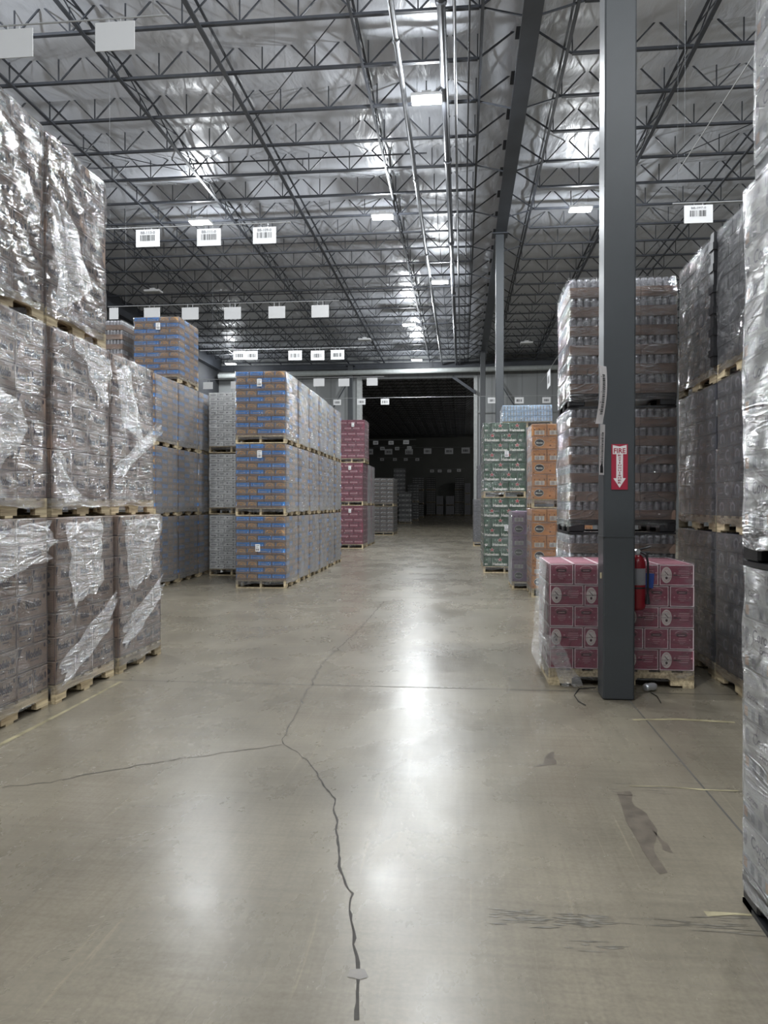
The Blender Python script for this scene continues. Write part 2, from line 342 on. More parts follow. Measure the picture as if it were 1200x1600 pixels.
# ceiling: white vinyl faced insulation that sags between the joists
def insul():
    m = bpy.data.materials.new('vinyl_faced_insulation'); m.use_nodes = True; nt = m.node_tree; N = nt.nodes; L = nt.links; b = N['Principled BSDF']
    b.inputs['Base Color'].default_value = (.62, .645, .70, 1); b.inputs['Roughness'].default_value = .40
    tc = N.new('ShaderNodeTexCoord'); mp = N.new('ShaderNodeMapping'); mp.inputs['Scale'].default_value = (1.6, .5, 1)
    n = N.new('ShaderNodeTexNoise'); n.inputs['Scale'].default_value = 1.3; n.inputs['Detail'].default_value = 5; n.inputs['Distortion'].default_value = .6
    L.new(tc.outputs['Object'], mp.inputs[0]); L.new(mp.outputs[0], n.inputs['Vector'])
    bp = N.new('ShaderNodeBump'); bp.inputs['Strength'].default_value = .6; bp.inputs['Distance'].default_value = .12; L.new(n.outputs['Fac'], bp.inputs['Height']); L.new(bp.outputs[0], b.inputs['Normal'])
    return m
JSP = 1.56; J0 = 1.05
def sheet(x0, x1, y0, y1, name, parent=None):
    b = MB(); m = insul(); nx = int((x1-x0)/.52); ny = int((y1-y0)/.26)
    for j in range(ny+1):
        y = y0+(y1-y0)*j/ny; ph = ((y-J0)/JSP) % 1.0
        for i in range(nx+1):
            x = x0+(x1-x0)*i/nx
            seam = abs(math.sin(math.pi*(x/1.22)))
            z = ZC+.535 - .09*math.sin(math.pi*ph)**.8*(.75+.5*noise.noise(Vector((x*.25, math.floor((y-J0)/JSP)*3.1, 0)))) - .03*seam*math.sin(math.pi*ph)
            b.v.append((x, y, z))
    i0 = b.mi(m)
    for j in range(ny):
        for i in range(nx):
            a = j*(nx+1)+i; b.f.append((a, a+nx+1, a+nx+2, a+1)); b.m.append(i0)
    o = b.build(name, parent, smooth=True); tag(o, kind='structure'); return o
sheet(XL, XR, YB, YW, 'ceiling')
sheet(XL, XR, YW+.3, YE, 'ceiling')
b = MB(); b.box(XL-.2, XR+.2, YB-.2, YE+.2, ZC+.85, ZC+1.0, STEEL); tag(b.build('ceiling'), kind='structure')

def panel_mat(name, c):
    m = mat(name, c, .55, var=0); nt = m.node_tree; N = nt.nodes; L = nt.links; bs = N['Principled BSDF']
    tc = N.new('ShaderNodeTexCoord'); wv = N.new('ShaderNodeTexWave'); wv.inputs['Scale'].default_value = .35; wv.inputs['Distortion'].default_value = .2
    r = N.new('ShaderNodeValToRGB'); r.color_ramp.elements[0].position = .0; r.color_ramp.elements[0].color = (*[v*.8 for v in c], 1); r.color_ramp.elements[1].position = .05; r.color_ramp.elements[1].color = (*c, 1)
    L.new(tc.outputs['Object'], wv.inputs[0]); L.new(wv.outputs['Fac'], r.inputs[0]); L.new(r.outputs[0], bs.inputs['Base Color']); return m
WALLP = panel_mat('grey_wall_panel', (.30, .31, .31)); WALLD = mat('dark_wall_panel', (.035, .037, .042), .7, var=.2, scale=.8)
OX0, OX1, OZ = -6.43, .9, 9.15
b = MB(); b.box(XL, OX0, YW, YW+.25, 0, ZC+.85, WALLP); b.box(OX1, XR, YW, YW+.25, 0, ZC+.85, WALLP); b.box(OX0, OX1, YW, YW+.25, OZ, ZC+.85, WALLP)
WALLF = tag(b.build('wall_far'), kind='structure')
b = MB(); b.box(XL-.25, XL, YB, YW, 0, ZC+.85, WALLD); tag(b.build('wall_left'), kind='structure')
b = MB(); b.box(XR, XR+.25, YB, YE, 0, ZC+.85, WALLP); tag(b.build('wall_right'), kind='structure')
b = MB(); b.box(XL, XR, YB-.25, YB, 0, ZC+.85, WALLP); tag(b.build('wall_back'), kind='structure')
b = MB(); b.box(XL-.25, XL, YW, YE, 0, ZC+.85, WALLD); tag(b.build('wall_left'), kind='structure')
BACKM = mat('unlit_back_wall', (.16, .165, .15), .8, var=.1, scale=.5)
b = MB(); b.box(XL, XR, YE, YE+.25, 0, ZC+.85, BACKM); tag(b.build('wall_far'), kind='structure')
b = MB(); b.box(OX0-.03, OX0+.28, YW-.06, YW+.3, 0, OZ+.1, mat('pale_jamb', (.45, .46, .45), .5, var=.1)); tag(b.build('trim_1'), kind='structure')
b = MB(); b.box(OX1-.2, OX1+.02, YW-.06, YW+.3, 0, OZ+.1, MATS['pale_jamb']); tag(b.build('trim_2'), kind='structure')
b = MB(); b.box(XL, OX0, YW-.09, YW, 5.95, 6.1, WALLP); b.box(OX1, XR, YW-.09, YW, 7.0, 7.12, WALLP); tag(b.build('trim_3'), kind='structure')

# steel roof girders
def ibeam(name, a, c, wd, dp, m, label, axis='y', group=None):
    b = MB(); t = .03
    if axis == 'y':
        x, y0, y1, z = a[0], a[1], c[1], a[2]
        b.box(x-wd/2, x+wd/2, y0, y1, z, z+t, m); b.box(x-wd/2, x+wd/2, y0, y1, z+dp-t, z+dp, m); b.box(x-.02, x+.02, y0, y1, z+t, z+dp-t, m)
    else:
        y, x0, x1, z = a[1], a[0], c[0], a[2]
        b.box(x0, x1, y-wd/2, y+wd/2, z, z+t, m); b.box(x0, x1, y-wd/2, y+wd/2, z+dp-t, z+dp, m); b.box(x0, x1, y-.015, y+.015, z+t, z+dp-t, m)
    return tag(b.build(name), label, 'roof beam', group)
ibeam('roof_girder', (1.19, YB, ZC-.22), (1.19, YW-.1, 0), .34, .74, STEEL, 'wide dark steel girder running down the aisle over the columns')
ibeam('roof_girder', (XL, YW-.3, 9.72), (OX1+15, YW-.3, 0), .22, .34, STEEL, 'dark steel beam across the far wall above the large opening', 'x')
ibeam('roof_girder', (XL+.2, YB, ZC-.35), (XL+.2, YW-.1, 0), .3, .9, STEEL, 'dark steel girder along the left side of the roof')

# open web joists
def joist_part(x0, x1, kick):
    L_ = x1-x0; D = .585
    tc_ = MB(); tc_.box(x0, x1, -.045, -.005, D-.05, D, JOIST); tc_.box(x0, x1, .005, .045, D-.05, D, JOIST)
    bc = MB(); a0 = x0+(.75 if kick in ('l', 'lr') else .2); a1 = x1-(.75 if kick in ('r', 'lr') else .2)
    bc.box(a0, a1, -.04, -.006, 0, .048, JOIST); bc.box(a0, a1, .006, .04, 0, .048, JOIST)
    wb = MB(); n = max(1, round((a1-a0)/1.06)); s = (a1-a0)/n
    for i in range(n+1):
        x = a0+i*s
        wb.bar((x, 0, .02), (x, 0, D-.02), .016, JOIST)
        if i > 0: wb.bar((x, 0, .02), (x-s/2, 0, D-.02), .019, JOIST)
        if i < n: wb.bar((x, 0, .02), (x+s/2, 0, D-.02), .019, JOIST)
    wb.bar((a0, 0, .02), (x0, 0, D-.03), .022, JOIST); wb.bar((a1, 0, .02), (x1, 0, D-.03), .022, JOIST)
    return tc_.mesh('top_chord'), bc.mesh('bottom_chord'), wb.mesh('diagonal_web')
def NTH(k):
    if k == 1: return 'nearest'
    u = ['', 'first', 'second', 'third', 'fourth', 'fifth', 'sixth', 'seventh', 'eighth', 'ninth', 'tenth', 'eleventh', 'twelfth', 'thirteenth', 'fourteenth', 'fifteenth', 'sixteenth', 'seventeenth', 'eighteenth', 'nineteenth', 'twentieth']
    if k <= 20: return u[k]
    return {2: 'twenty', 3: 'thirty'}[k//10] + ('-'+u[k % 10] if k % 10 else ' counted')
jl = joist_part(XL+.36, 1.04, 'r'); jr = joist_part(1.34, XR-.05, 'l')
y = J0 - JSP*4; rows = []
while y < YE-.5:
    if not (YW-.6 < y < YW+.6): rows.append(y)
    y += JSP
for y in rows:
    near = y < YW
    if y < 8: continue
    kk = len([q for q in rows if y <= q < YW]) if near else len([q for q in rows if YW < q <= y])
    for side, ms in (('l', jl), ('r', jr)):
        e = empty('roof_joist', (0, y, ZC))
        lab = ('grey open web joist %s of the aisle girder, %s from the far wall' % ('left' if side == 'l' else 'right', NTH(kk))) if near else \
              ('dark open web joist in the unlit bay, %s half, %s beyond the opening' % ('left' if side == 'l' else 'right', NTH(kk)))
        tag(e, lab, 'roof joist', ('roof joists %s of the girder' % ('left' if side == 'l' else 'right')) if near else ('joists of the unlit bay, %s half' % ('left' if side == 'l' else 'right')))
        for nm, me in zip(('top_chord', 'bottom_chord', 'diagonal_web'), ms): link(nm, me, e)
# girder kickers on every second joist
KICK = []
ks = MB(); 
ks.bar((.30, 0, .02), (1.02, 0, -.17), .022, JOIST); ks.bar((2.08, 0, .02), (1.36, 0, -.17), .022, JOIST); ksm = ks.mesh('kicker_brace')
for i, y in enumerate(rows):
    if 8 < y < YW and i % 2 == 0:
        o = link('kicker_brace', ksm, None, (0, y, ZC)); tag(o, 'short brace from joist ends to the aisle girder, %s from the far wall' % NTH(1+len([q for q in rows[i+1:] if q < YW])//2), 'brace', 'kicker braces on the aisle girder')
# bridging lines along the aisle
BR = [(-13.0, .02, .018), (-11.1, .02, .018), (-9.2, .03, .02), (-6.9, .038, .02), (-4.72, .045, .024), (-1.95, .024, .022), (.35, .024, .02), (1.98, .03, .02), (4.35, .042, .024), (6.9, .03, .02), (9.4, .03, .02), (12.5, .02, .02)]
brn = ['third nearest the left wall', 'beside the left wall']
for i, (x, r, r2) in enumerate(BR):
    b = MB(); b.box(x-r, x+r, 5, YW-.4, ZC-.035, ZC-.004, JOIST)
    b.box(x-r2, x+r2, 5, YW-.4, ZC+.335, ZC+.36, JOIST)
    if i in (1, 3, 5, 6, 8, 10):
        ys = [yy for yy in rows if 5 < yy < YW-.5]
        for ya, yb in zip(ys, ys[1:]):
            b.bar((x, ya, ZC), (x, yb, ZC+.36), .014, JOIST); b.bar((x, yb, ZC), (x, ya, ZC+.36), .014, JOIST)
    side = 'left' if x < 1.19 else 'right'; k = abs(sum(1 for q in BR if (q[0] < 1.19) == (x < 1.19) and abs(q[0]-1.19) < abs(x-1.19)))
    od = ['first', 'second', 'third', 'fourth', 'fifth', 'sixth', 'seventh'][k]
    tag(b.build('joist_bridging'), 'thin grey bridging line across the joists, %s to the %s of the aisle girder' % (od, side), 'roof bracing', 'joist bridging lines')
# long rod braces seen crossing the joists on the left
for i, (xa, ya, xb, yb) in enumerate([(-5.0, 17.5, -1.9, 13.5), (-10.4, 17, -7.4, 20.2), (-6.3, 22, -4.9, 20.2), (4.9, 12.3, 8.0, 15.5), (5.2, 20, 8.4, 17)]):
    b = MB(); b.bar((xa, ya, ZC+.05), (xb, yb, ZC+.36), .011, JOIST); tag(b.build('rod_brace'), 'thin rod brace slanting between roof joists, ' + ['left of the aisle, second from the camera', 'far left near the wall', 'left of the aisle, farthest back', 'right of the near column, nearer one', 'right of the near column, farther one'][i], 'brace', 'slanting rod braces in the roof')
# pipes along the aisle
def pipe(pts, r, m, label, name='sprinkler_pipe', n=12, coup=None):
    b = MB()
    for a, c in zip(pts, pts[1:]): b.bar(a, c, r, m, n)
    o = b.build(name, smooth=False); tag(o, label, 'pipe')
    if coup:
        for p in coup:
            c_ = MB(); c_.lathe([(r*1.02, 0), (r*1.35, .01), (r*1.35, .09), (r*1.02, .1)], p, m, 12, 'y'); c_.build('pipe_coupling', o)
    return o
pipe([(-1.2, 4, ZC-.2), (-1.2, YW-.5, ZC-.2)], .055, GALV, 'bright steel sprinkler main running down the aisle ceiling', coup=[(-1.2, y_, ZC-.2) for y_ in (14, 20, 26, 32, 38)])
pipe([(-.36, 4, ZC-.2), (-.36, YW-.5, ZC-.2)], .075, PIPED, 'thick dark pipe beside the bright sprinkler main', coup=[(-.36, y_, ZC-.2) for y_ in (13, 19, 25, 31, 37)])
pipe([(-.14, 4, ZC-.22), (-.14, YW-.5, ZC-.22)], .03, GALV, 'thin bright conduit running close beside the thick dark pipe', name='conduit')
pipe([(.12, 4, ZC-.05), (.12, YW-.5, ZC-.05)], .018, PIPED, 'thin dark conduit nearest the aisle girder', name='conduit')
# large pale pipe across the far wall
b = MB(); b.bar((XL+.3, YW-1.0, 9.33), (XR-.1, YW-1.0, 9.60), .15, mat('pale_duct_paint', (.38, .40, .39), .4, var=.1), 16)
DUCT = tag(b.build('roof_pipe', smooth=False), 'wide pale pipe crossing the far wall above the opening', 'pipe')
for x in range(-14, 15, 4):
    b = MB(); b.bar((x, YW-1.0, 9.5), (x, YW-1.0, ZC), .012, STEEL); b.build('pipe_hanger', DUCT)
# branch lines across the joists in the dim part
for i, y_ in enumerate((19.6, 25.9, 32.1, 38.3)):
    b = MB(); x = -12.5
    while x < -1.5: 
        b.bar((x, y_, ZC+.30), (x+2.9, y_, ZC+.30), .022, PIPED, 8); x += 2.9
        b.bar((x-.3, y_, ZC+.30), (x-.3, y_, ZC+.1), .012, PIPED, 6)
    tag(b.build('sprinkler_branch'), 'slim dark sprinkler branch line left of the aisle, %s from the camera' % ('nearest', 'second', 'third', 'farthest')[i], 'pipe', 'sprinkler branch lines')

# lamps
HOUS = mat('lamp_housing_white', (.7, .7, .7), .4, var=0)
EMIT = mat('lamp_diffuser', (.93, .97, 1), .5, var=0, emit=LAMP_GLOW)
OFFD = mat('unlit_diffuser', (.55, .56, .56), .4, var=0)
hb = MB(); hb.bevbox(-.32, .32, -.20, .20, .03, .10, HOUS, .012); hb.box(-.10, .10, -.12, .12, .10, .17, HOUS); hbm = hb.mesh('housing')
db = MB(); db.box(-.29, .29, -.17, .17, .022, .031, EMIT); dbm = db.mesh('diffuser')
do = MB(); do.box(-.29, .29, -.17, .17, .022, .031, OFFD); dom = do.mesh('diffuser')
wb_ = MB(); wb_.bar((-.2, 0, .1), (-.2, 0, .42), .004, STEEL); wb_.bar((.2, 0, .1), (.2, 0, .42), .004, STEEL); wbm = wb_.mesh('suspension_wire')
LN = {0: 'lit white high bay lamp nearest overhead, high over the aisle near the top', 1: 'lit high bay lamp just left of the aisle pipes, larger of the left pair', 2: 'lit high bay lamp above the row of three barcode placards',
      3: 'lit high bay lamp just left of the near grey column', 4: 'lit high bay lamp beside the thick dark pipe, fourth brightest', 5: 'lit high bay lamp half way down the aisle, second from the far wall',
      6: 'small lit high bay lamp over the far opening', 7: 'small lit high bay lamp low at the left far wall above the pale cartons'}
for i, (x, y) in enumerate(LAMPS):
    e = empty('ceiling_lamp', (x, y, LAMP_Z))
    tag(e, LN.get(i, 'lit high bay lamp out of view, ' + {8: 'above the left front stack', 9: 'above the aisle ahead of the camera', 10: 'above the right front stacks', 11: 'almost straight above the camera', 12: 'behind the camera to its left', 13: 'behind the camera to its right', 14: 'straight behind the camera', 15: 'near the left wall', 16: 'far out to the right', 17: 'right of the silver cans', 18: 'left of the second stack by the left wall'}.get(i, 'elsewhere')), 'lamp', 'lit high bay lamps')
    link('housing', hbm, e); link('diffuser', dbm, e); link('suspension_wire', wbm, e)
    ld = bpy.data.lights.new('lamp_light', 'AREA'); ld.shape = 'RECTANGLE'; ld.size = .56; ld.size_y = .34; ld.energy = LAMP_W; ld.color = (.93, .97, 1.0)
    if i == 7: ld.energy = LAMP_W*.5
    lo = bpy.data.objects.new('lamp_light', ld); COL.objects.link(lo); lo.parent = e; lo.location = (0, 0, .015)
    pd = bpy.data.lights.new('fill_light', 'POINT'); pd.shadow_soft_size = .10; pd.energy = LAMP_FILL*(.5 if i == 7 else 1); pd.color = (.93, .97, 1.0)
    po = bpy.data.objects.new('fill_light', pd); COL.objects.link(po); po.parent = e; po.location = (0, 0, -.12)  # added fill just below the lamp, lights the insulation overhead
for x, y in ((8.0, 70.0), (8.0, 88.0)):  # unseen lamps added to lift the dark bay beyond the opening
    e = empty('ceiling_lamp', (x, y, LAMP_Z)); tag(e, 'added unseen fill lamp behind the right side of the unlit bay, %s one' % ('nearer' if y < 80 else 'farther'), 'lamp')
    link('housing', hbm, e); link('diffuser', dom, e)
    pd = bpy.data.lights.new('fill_light', 'POINT'); pd.shadow_soft_size = .15; pd.energy = 260; po = bpy.data.objects.new('fill_light', pd); COL.objects.link(po); po.parent = e; po.location = (0, 0, -.15)
for i, (x, y) in enumerate(LAMPS_OFF):
    e = empty('ceiling_lamp', (x, y, LAMP_Z)); tag(e, ['unlit high bay lamp right of the second column', 'unlit high bay lamp far to the left of the aisle', 'unlit high bay lamp left of the aisle pipes near the far wall', 'unlit high bay lamp far to the right'][i], 'lamp', 'unlit high bay lamps')
    link('housing', hbm, e); link('diffuser', dom, e); link('suspension_wire', wbm, e)

# columns
def column(x, y, wd, label, detail=False, base=True):
    e = empty('steel_column', (x, y, 0)); tag(e, label, 'column', 'square steel columns')
    b = MB(); b.bevbox(-wd/2, wd/2, 0, wd, 0, ZC-.22, COLM, .012); b.build('column_shaft', e)
    if detail:
        b = MB(); b.box(-wd/2-.004, wd/2+.004, -.004, wd+.004, 1.245, 1.252, COLM); b.build('weld_seam', e)
    b = MB(); b.box(-wd/2-.12, wd/2+.12, -.12, wd+.12, ZC-.25, ZC-.22, STEEL); b.build('cap_plate', e)
    return e
CY = 5.99; CX = 1.19; CW = .236
column(CX, CY, CW, 'near grey square steel column bearing the red fire extinguisher sign', True)
column(CX-.03, 24.15, .25, 'second grey steel column rising behind the green cartons')
column(CX-.05, 42.9, .28, 'dark farthest column standing at the right side of the opening')
column(-6.75, 46.1, .28, 'dark column at the left side of the far opening')
for i, (xa, za, xb, zb, lb) in enumerate([(-9.3, 5.0, -7.0, 9.0, 'dark diagonal wall brace left of the opening'), (2.2, 8.9, 5.0, 4.4, 'dark diagonal wall brace right of the opening')]):
    b = MB(); b.bar((xa, YW-.12, za), (xb, YW-.12, zb), .04, STEEL); tag(b.build('wall_brace'), lb, 'brace')
b = MB(); b.bar((-2.6, YW-.3, 9.75), (-1.5, YW-1.0, 9.35), .05, STEEL); b.bar((-.6, YW-.2, 9.2), (.8, YW-.2, 8.2), .12, STEEL)
tag(b.build('opening_brace'), 'dark corner brace at the top right of the opening', 'brace')

# ------------------------------------------------------------------ PALLETS
PM = {}
def pallet_meshes(kind, w_, d):
    k = (kind, round(w_, 2), round(d, 2))
    if k in PM: return PM[k]
    H = .14
    if kind == 'plastic':
        b = MB(); b.bevbox(0, w_, 0, d, .105, H, BLACKP, .008); b.box(.0, w_, 0, .09, 0, .018, BLACKP); b.box(0, w_, d-.09, d, 0, .018, BLACKP); b.box(0, .09, 0, d, 0, .018, BLACKP); b.box(w_-.09, w_, 0, d, 0, .018, BLACKP)
        b.box(0, w_, 0, .02, .085, .105, BLACKP); b.box(0, .02, 0, d, .085, .105, BLACKP)
        f = MB(); f.bevbox(0, .15, 0, .15, .018, .105, BLACKP, .01)
        PM[k] = (b.mesh('pallet'), [('foot', f.mesh('foot'), [(a, c, 0) for a in (0, w_/2-.075, w_-.15) for c in (0, d/2-.075, d-.15)])]); return PM[k]
    run = 'x' if kind == 'wood_x' else 'y'
    L_, S_ = (d, w_) if run == 'y' else (w_, d)     # L_: along stringers
    b = MB(); n = 7
    def bx(mb, a0, a1, c0, c1, z0, z1):  # a along stringers
        if run == 'y': mb.box(c0, c1, a0, a1, z0, z1, WOOD)
        else: mb.box(a0, a1, c0, c1, z0, z1, WOOD)
    pitch = (L_-.09)/(n-1)
    for i in range(n): bx(b, i*pitch, i*pitch+.09, 0, S_, .122, H)
    for i in range(0, n, 3): bx(b, i*pitch, i*pitch+.09, 0, S_, 0, .017)
    s = MB(); z0, z1 = .017, .122; c = .035
    prof = [(0, z0), (L_*.16, z0), (L_*.16, z0+.04), (L_*.16+.02, z0+.058), (L_*.40-.02, z0+.058), (L_*.40, z0+.04), (L_*.40, z0), (L_*.60, z0), (L_*.60, z0+.04), (L_*.60+.02, z0+.058), (L_*.84-.02, z0+.058), (L_*.84, z0+.04), (L_*.84, z0), (L_, z0), (L_, z1), (0, z1)]
    prof = prof[::-1]
    s.prism_x(prof, 0, .04, WOOD)
    if run == 'x': s.v = [(y_, x_, z_) for x_, y_, z_ in s.v]
    pos = [0.0, S_/2-.02, S_-.04]
    PM[k] = (b.mesh('pallet'), [('stringer', s.mesh('stringer'), [((p, 0, 0) if run == 'y' else (0, p, 0)) for p in pos])])
    return PM[k]
def add_pallet(e, kind, w_, d):
    pm, subs = pallet_meshes(kind, w_, d); p = link('pallet', pm, e)
    if kind == 'plastic': p['label'] = 'black plastic pallet'
    for nm, me, locs in subs:
        for l in locs: link(nm, me, p, l)

# ------------------------------------------------------------------ CARTON ART
def C(name, col, r=.55, **k): return mat(name, col, r, **k)
TAN = C('tan_carton', (.27, .185, .138), .6, scale=4); TAND = C('tan_carton_print', (.035, .025, .034), .6); TANL = C('tan_carton_edge', (.42, .34, .29), .6)
TRAYB = C('brown_tray_board', (.26, .175, .13), .6); BLUE = C('blue_can_print', (.04, .24, .64), .35, var=.25, scale=20); ORNG = C('orange_can_print', (.68, .34, .10), .4, var=.2); TANC = C('sand_can_print', (.32, .24, .165), .5, var=.2, scale=12)
WHT = C('white_carton', (.80, .80, .79), .5); GRY = C('grey_print', (.16, .16, .18), .5); WGR = C('pale_grey_print', (.42, .42, .43), .5)
MAG = C('magenta_carton', (.235, .042, .078), .5); MAGL = C('pale_pink_print', (.62, .33, .38), .5); MAGD = C('maroon_print', (.07, .012, .03), .5)
BRN = C('dark_brown_carton', (.10, .085, .075), .6); GRN = C('green_carton', (.018, .085, .036), .45, var=.25, scale=8); GRND = C('dark_green_print', (.01, .045, .02), .45); GRNL = C('pale_green_print', (.18, .30, .20), .5); CREAM = C('cream_lettering', (.78, .80, .72), .5); STAR = C('red_star_print', (.50, .05, .05), .5)
ORC = C('orange_carton', (.56, .26, .09), .55, var=.15); ORD = C('dark_orange_print', (.20, .07, .02), .5); PUR = C('purple_carton', (.24, .15, .26), .5, var=.2); PURD = C('dark_purple_print', (.05, .02, .06), .5)
PNK = C('rose_carton', (.27, .050, .090), .5, var=.1); PNKE = C('white_carton_edge', (.72, .58, .60), .5); PNKD = C('dark_rose_print', (.06, .012, .022), .5); PNKL = C('light_rose_print', (.58, .30, .34), .5); PALE_O = C('ivory_oval', (.66, .60, .56), .5)
COR = C('white_beer_carton', (.42, .42, .40), .5); CORB = C('grey_bottle_band', (.21, .22, .21), .45, var=.3, scale=25); CORD = C('dark_script_print', (.055, .055, .075), .5); AMB = C('amber_bottle_print', (.34, .20, .12), .5)
DRK = C('slate_carton', (.075, .075, .09), .45, var=.3, scale=10); DRKL = C('slate_carton_ring', (.27, .27, .29), .45); DRKD = C('slate_carton_dark', (.022, .022, .03), .5); GRYC = C('grey_carton', (.22, .22, .235), .5, var=.15)
LBL = C('pale_blue_pack', (.48, .62, .80), .3, var=.25, scale=10); CAN = C('can_aluminium', (.55, .56, .58), .28, metal=.75, var=0); CANP = C('can_print_grey', (.40, .40, .43), .35, metal=.4, var=.2, scale=30)
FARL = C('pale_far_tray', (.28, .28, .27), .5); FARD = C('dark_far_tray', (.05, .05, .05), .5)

def art(F, kind, long, sd):
    rd = random.Random(sd)
    if kind == 'modelo':
        F.frame(.004, TAND, 1)
        F.rect(0, .975, 1, 1, TANL, 2)
        if long:
            F.text('Modelo', .26, .44, .80, .80, TAND, bold=.045); F.rect(.40, .33, .68, .365, TAND)
            F.poly([(.02, .96), (.14, .96), (.02, .55)], TAND); F.ell(.90, .84, .035, .09, TAND)
            F.rect(.06, .08, .94, .10, TAND)
        else:
            F.text('Modelo', .08, .42, .68, .74, TAND, bold=.045); F.ell(.83, .60, .08, .14, TAND)
            F.poly([(.03, .95), (.16, .95), (.03, .6)], TAND); F.bars(.62, .12, .90, .30, TAND, 7, seed=sd); F.rect(.12, .22, .48, .25, TAND); F.rect(.6, .84, .94, .86, TAND); F.rect(.3, .32, .6, .34, TAND)
    elif kind == 'blue':
        F.rect(0, 0, 1, .34, TRAYB)
        if long:
            F.rect(.01, .34, .99, .98, BLUE); F.rect(.08, .42, .10, .75, WHT, 2); F.rect(.86, .42, .90, .62, WHT, 2); F.rect(.2, .50, .7, .60, WGR, 2) if rd.random() < .4 else None
            F.rect(.0, .30, .012, .98, DRKD, 2)
        else:
            F.rect(.0, .34, 1, .98, TANC); F.ring(.5, .42, .40, .50, .78, ORNG, 2, 10, 0, math.pi); F.ell(.5, .52, .14, .12, ORNG, 2); F.rect(.02, .36, .07, .97, BLUE, 2)
    elif kind == 'white':
        F.frame(.004, WGR)
        if long: F.rect(.18, .40, .82, .56, GRY); F.rect(.3, .2, .7, .26, WGR)
        else:
            F.rect(.10, .55, .40, .66, GRY); F.ell(.62, .5, .06, .16, GRY); F.bars(.72, .3, .94, .7, WGR, 5, seed=sd); F.rect(.1, .3, .35, .36, WGR)
    elif kind == 'red':
        F.frame(.005, MAGD)
        F.rect(.10, .36, .90, .56, MAGL) if long else F.rect(.2, .40, .62, .52, MAGL)
        F.rect(.18, .42, .78, .48, MAG, 2); F.rect(.15, .75, .5, .79, MAGD, 2)
    elif kind == 'brown':
        F.rect(0, 0, 1, .10, DRKD); F.frame(.006, DRKD)
        F.poly([(.12, .42), (.42, .72), (.42, .86), (.12, .60)], WGR, 2); F.rect(.48, .60, .86, .70, WGR, 2); F.rect(.1, .2, .9, .26, TRAYB, 2)
    elif kind == 'green':
        F.frame(.003, GRND)
        if F.W > .25:
            F.rect(.03, .1, .06, .9, GRNL); F.rect(.90, .1, .93, .9, GRND, 2); F.rect(.10, .05, .14, .8, GRND, 2)
            F.text('Heineken', .05, .08, .93, .40, CREAM, 3, bold=.045)
            st = [(.5+(.18 if i % 2 == 0 else .075)*math.sin(i*math.pi/5), .70+(.28 if i % 2 == 0 else .10)*math.cos(i*math.pi/5)) for i in range(10)]
            st2 = [(.5+(.15 if i % 2 == 0 else .06)*math.sin(i*math.pi/5), .70+(.225 if i % 2 == 0 else .08)*math.cos(i*math.pi/5)) for i in range(10)]
            for q, m_, kk in ((st, CREAM, 2), (st2, STAR, 3)):
                for i in range(10): F.poly([(.5, .70), q[(i+1) % 10], q[i]], m_, kk)
            F.ell(.20, .72, .05, .10, GRNL, 2)
        else:
            F.text('en', .12, .10, .50, .32, CREAM, 3, bold=.03); F.rect(.6, .1, .66, .9, GRNL); F.rect(.8, .1, .84, .9, GRND, 2); F.ell(.4, .7, .1, .1, GRNL, 2)
    elif kind in ('orange', 'purple'):
        D_ = ORD if kind == 'orange' else PURD; T_ = CREAM
        F.rect(0, .96, 1, 1, TANL)
        F.frame(.003, D_)
        if long:
            F.ell(.30, .50, .205, .31, T_, 2, 20); F.ell(.30, .50, .19, .28, INK, 3, 20); F.text('Mamitas', .15, .41, .45, .58, T_, 4, bold=.02, shear=.3)
            F.rect(.38, .88, .80, .90, D_, 2); F.ell(.76, .26, .04, .07, D_, 2); F.ell(.78, .68, .02, .04, D_, 2); F.ell(.92, .82, .025, .04, D_, 2); F.ell(.06, .12, .03, .06, D_, 2)
        else:
            for q in (.16, .5, .84): F.ell(q, .56, .045, .06, D_, 2)
            F.rect(.18, .12, .84, .46, T_, 2); F.bars(.22, .15, .50, .43, D_, 8, 3, seed=sd); F.bars(.55, .15, .80, .43, D_, 7, 3, seed=sd+1); F.rect(.05, .84, .5, .87, D_, 2)
    elif kind == 'pink':
        F.frame(.006, PNKE, 3)
        if long:
            F.ell(.20, .50, .155, .40, PALE_O, 1, 24); F.ring(.20, .5, .12, .31, .93, PNKL, 2, 16)
            for s_ in (-1, 1): F.poly([(.20-s_*.055-.008, .68), (.20-s_*.055+.008, .70), (.20+s_*.055+.008, .50), (.20+s_*.055-.008, .48)], PNKD, 3)
            F.ell(.20, .36, .035, .07, PNKD, 3); F.rect(.03, .485, .99, .50, PNKD, 2); F.rect(.40, .46, .62, .52, PNKD, 2)
            F.text('EST', .16, .78, .24, .83, PNKL, 3); F.ell(.44, .60, .03, .035, PNKL, 2); F.ell(.94, .60, .03, .035, PNKL, 2)
            for j, (p, q) in enumerate(((.56, .86), (.54, .88), (.52, .86), (.58, .84))): F.rect(p, .68-.1*j, q, .72-.1*j, PNKL, 2)
        else:
            F.ring(.5, .72, .30, .20, .88, PNKL, 2, 8, .35, math.pi-.35)
            F.poly([(.27, .70), (.30, .76), (.70, .76), (.73, .70), (.70, .62), (.30, .62)], PNKD, 2); F.rect(.36, .67, .64, .70, PNKL, 3)
            F.ell(.18, .46, .035, .035, PNKL, 2); F.ell(.84, .46, .035, .035, PNKL, 2)
            for j, (p, q) in enumerate(((.36, .66), (.33, .69), (.36, .66), (.42, .58))): F.rect(p, .52-.085*j, q, .545-.085*j, PNKL, 2)
    elif kind == 'corona':
        F.rect(0, 0, 1, .30, CORB); F.frame(.002, GRY, 3)
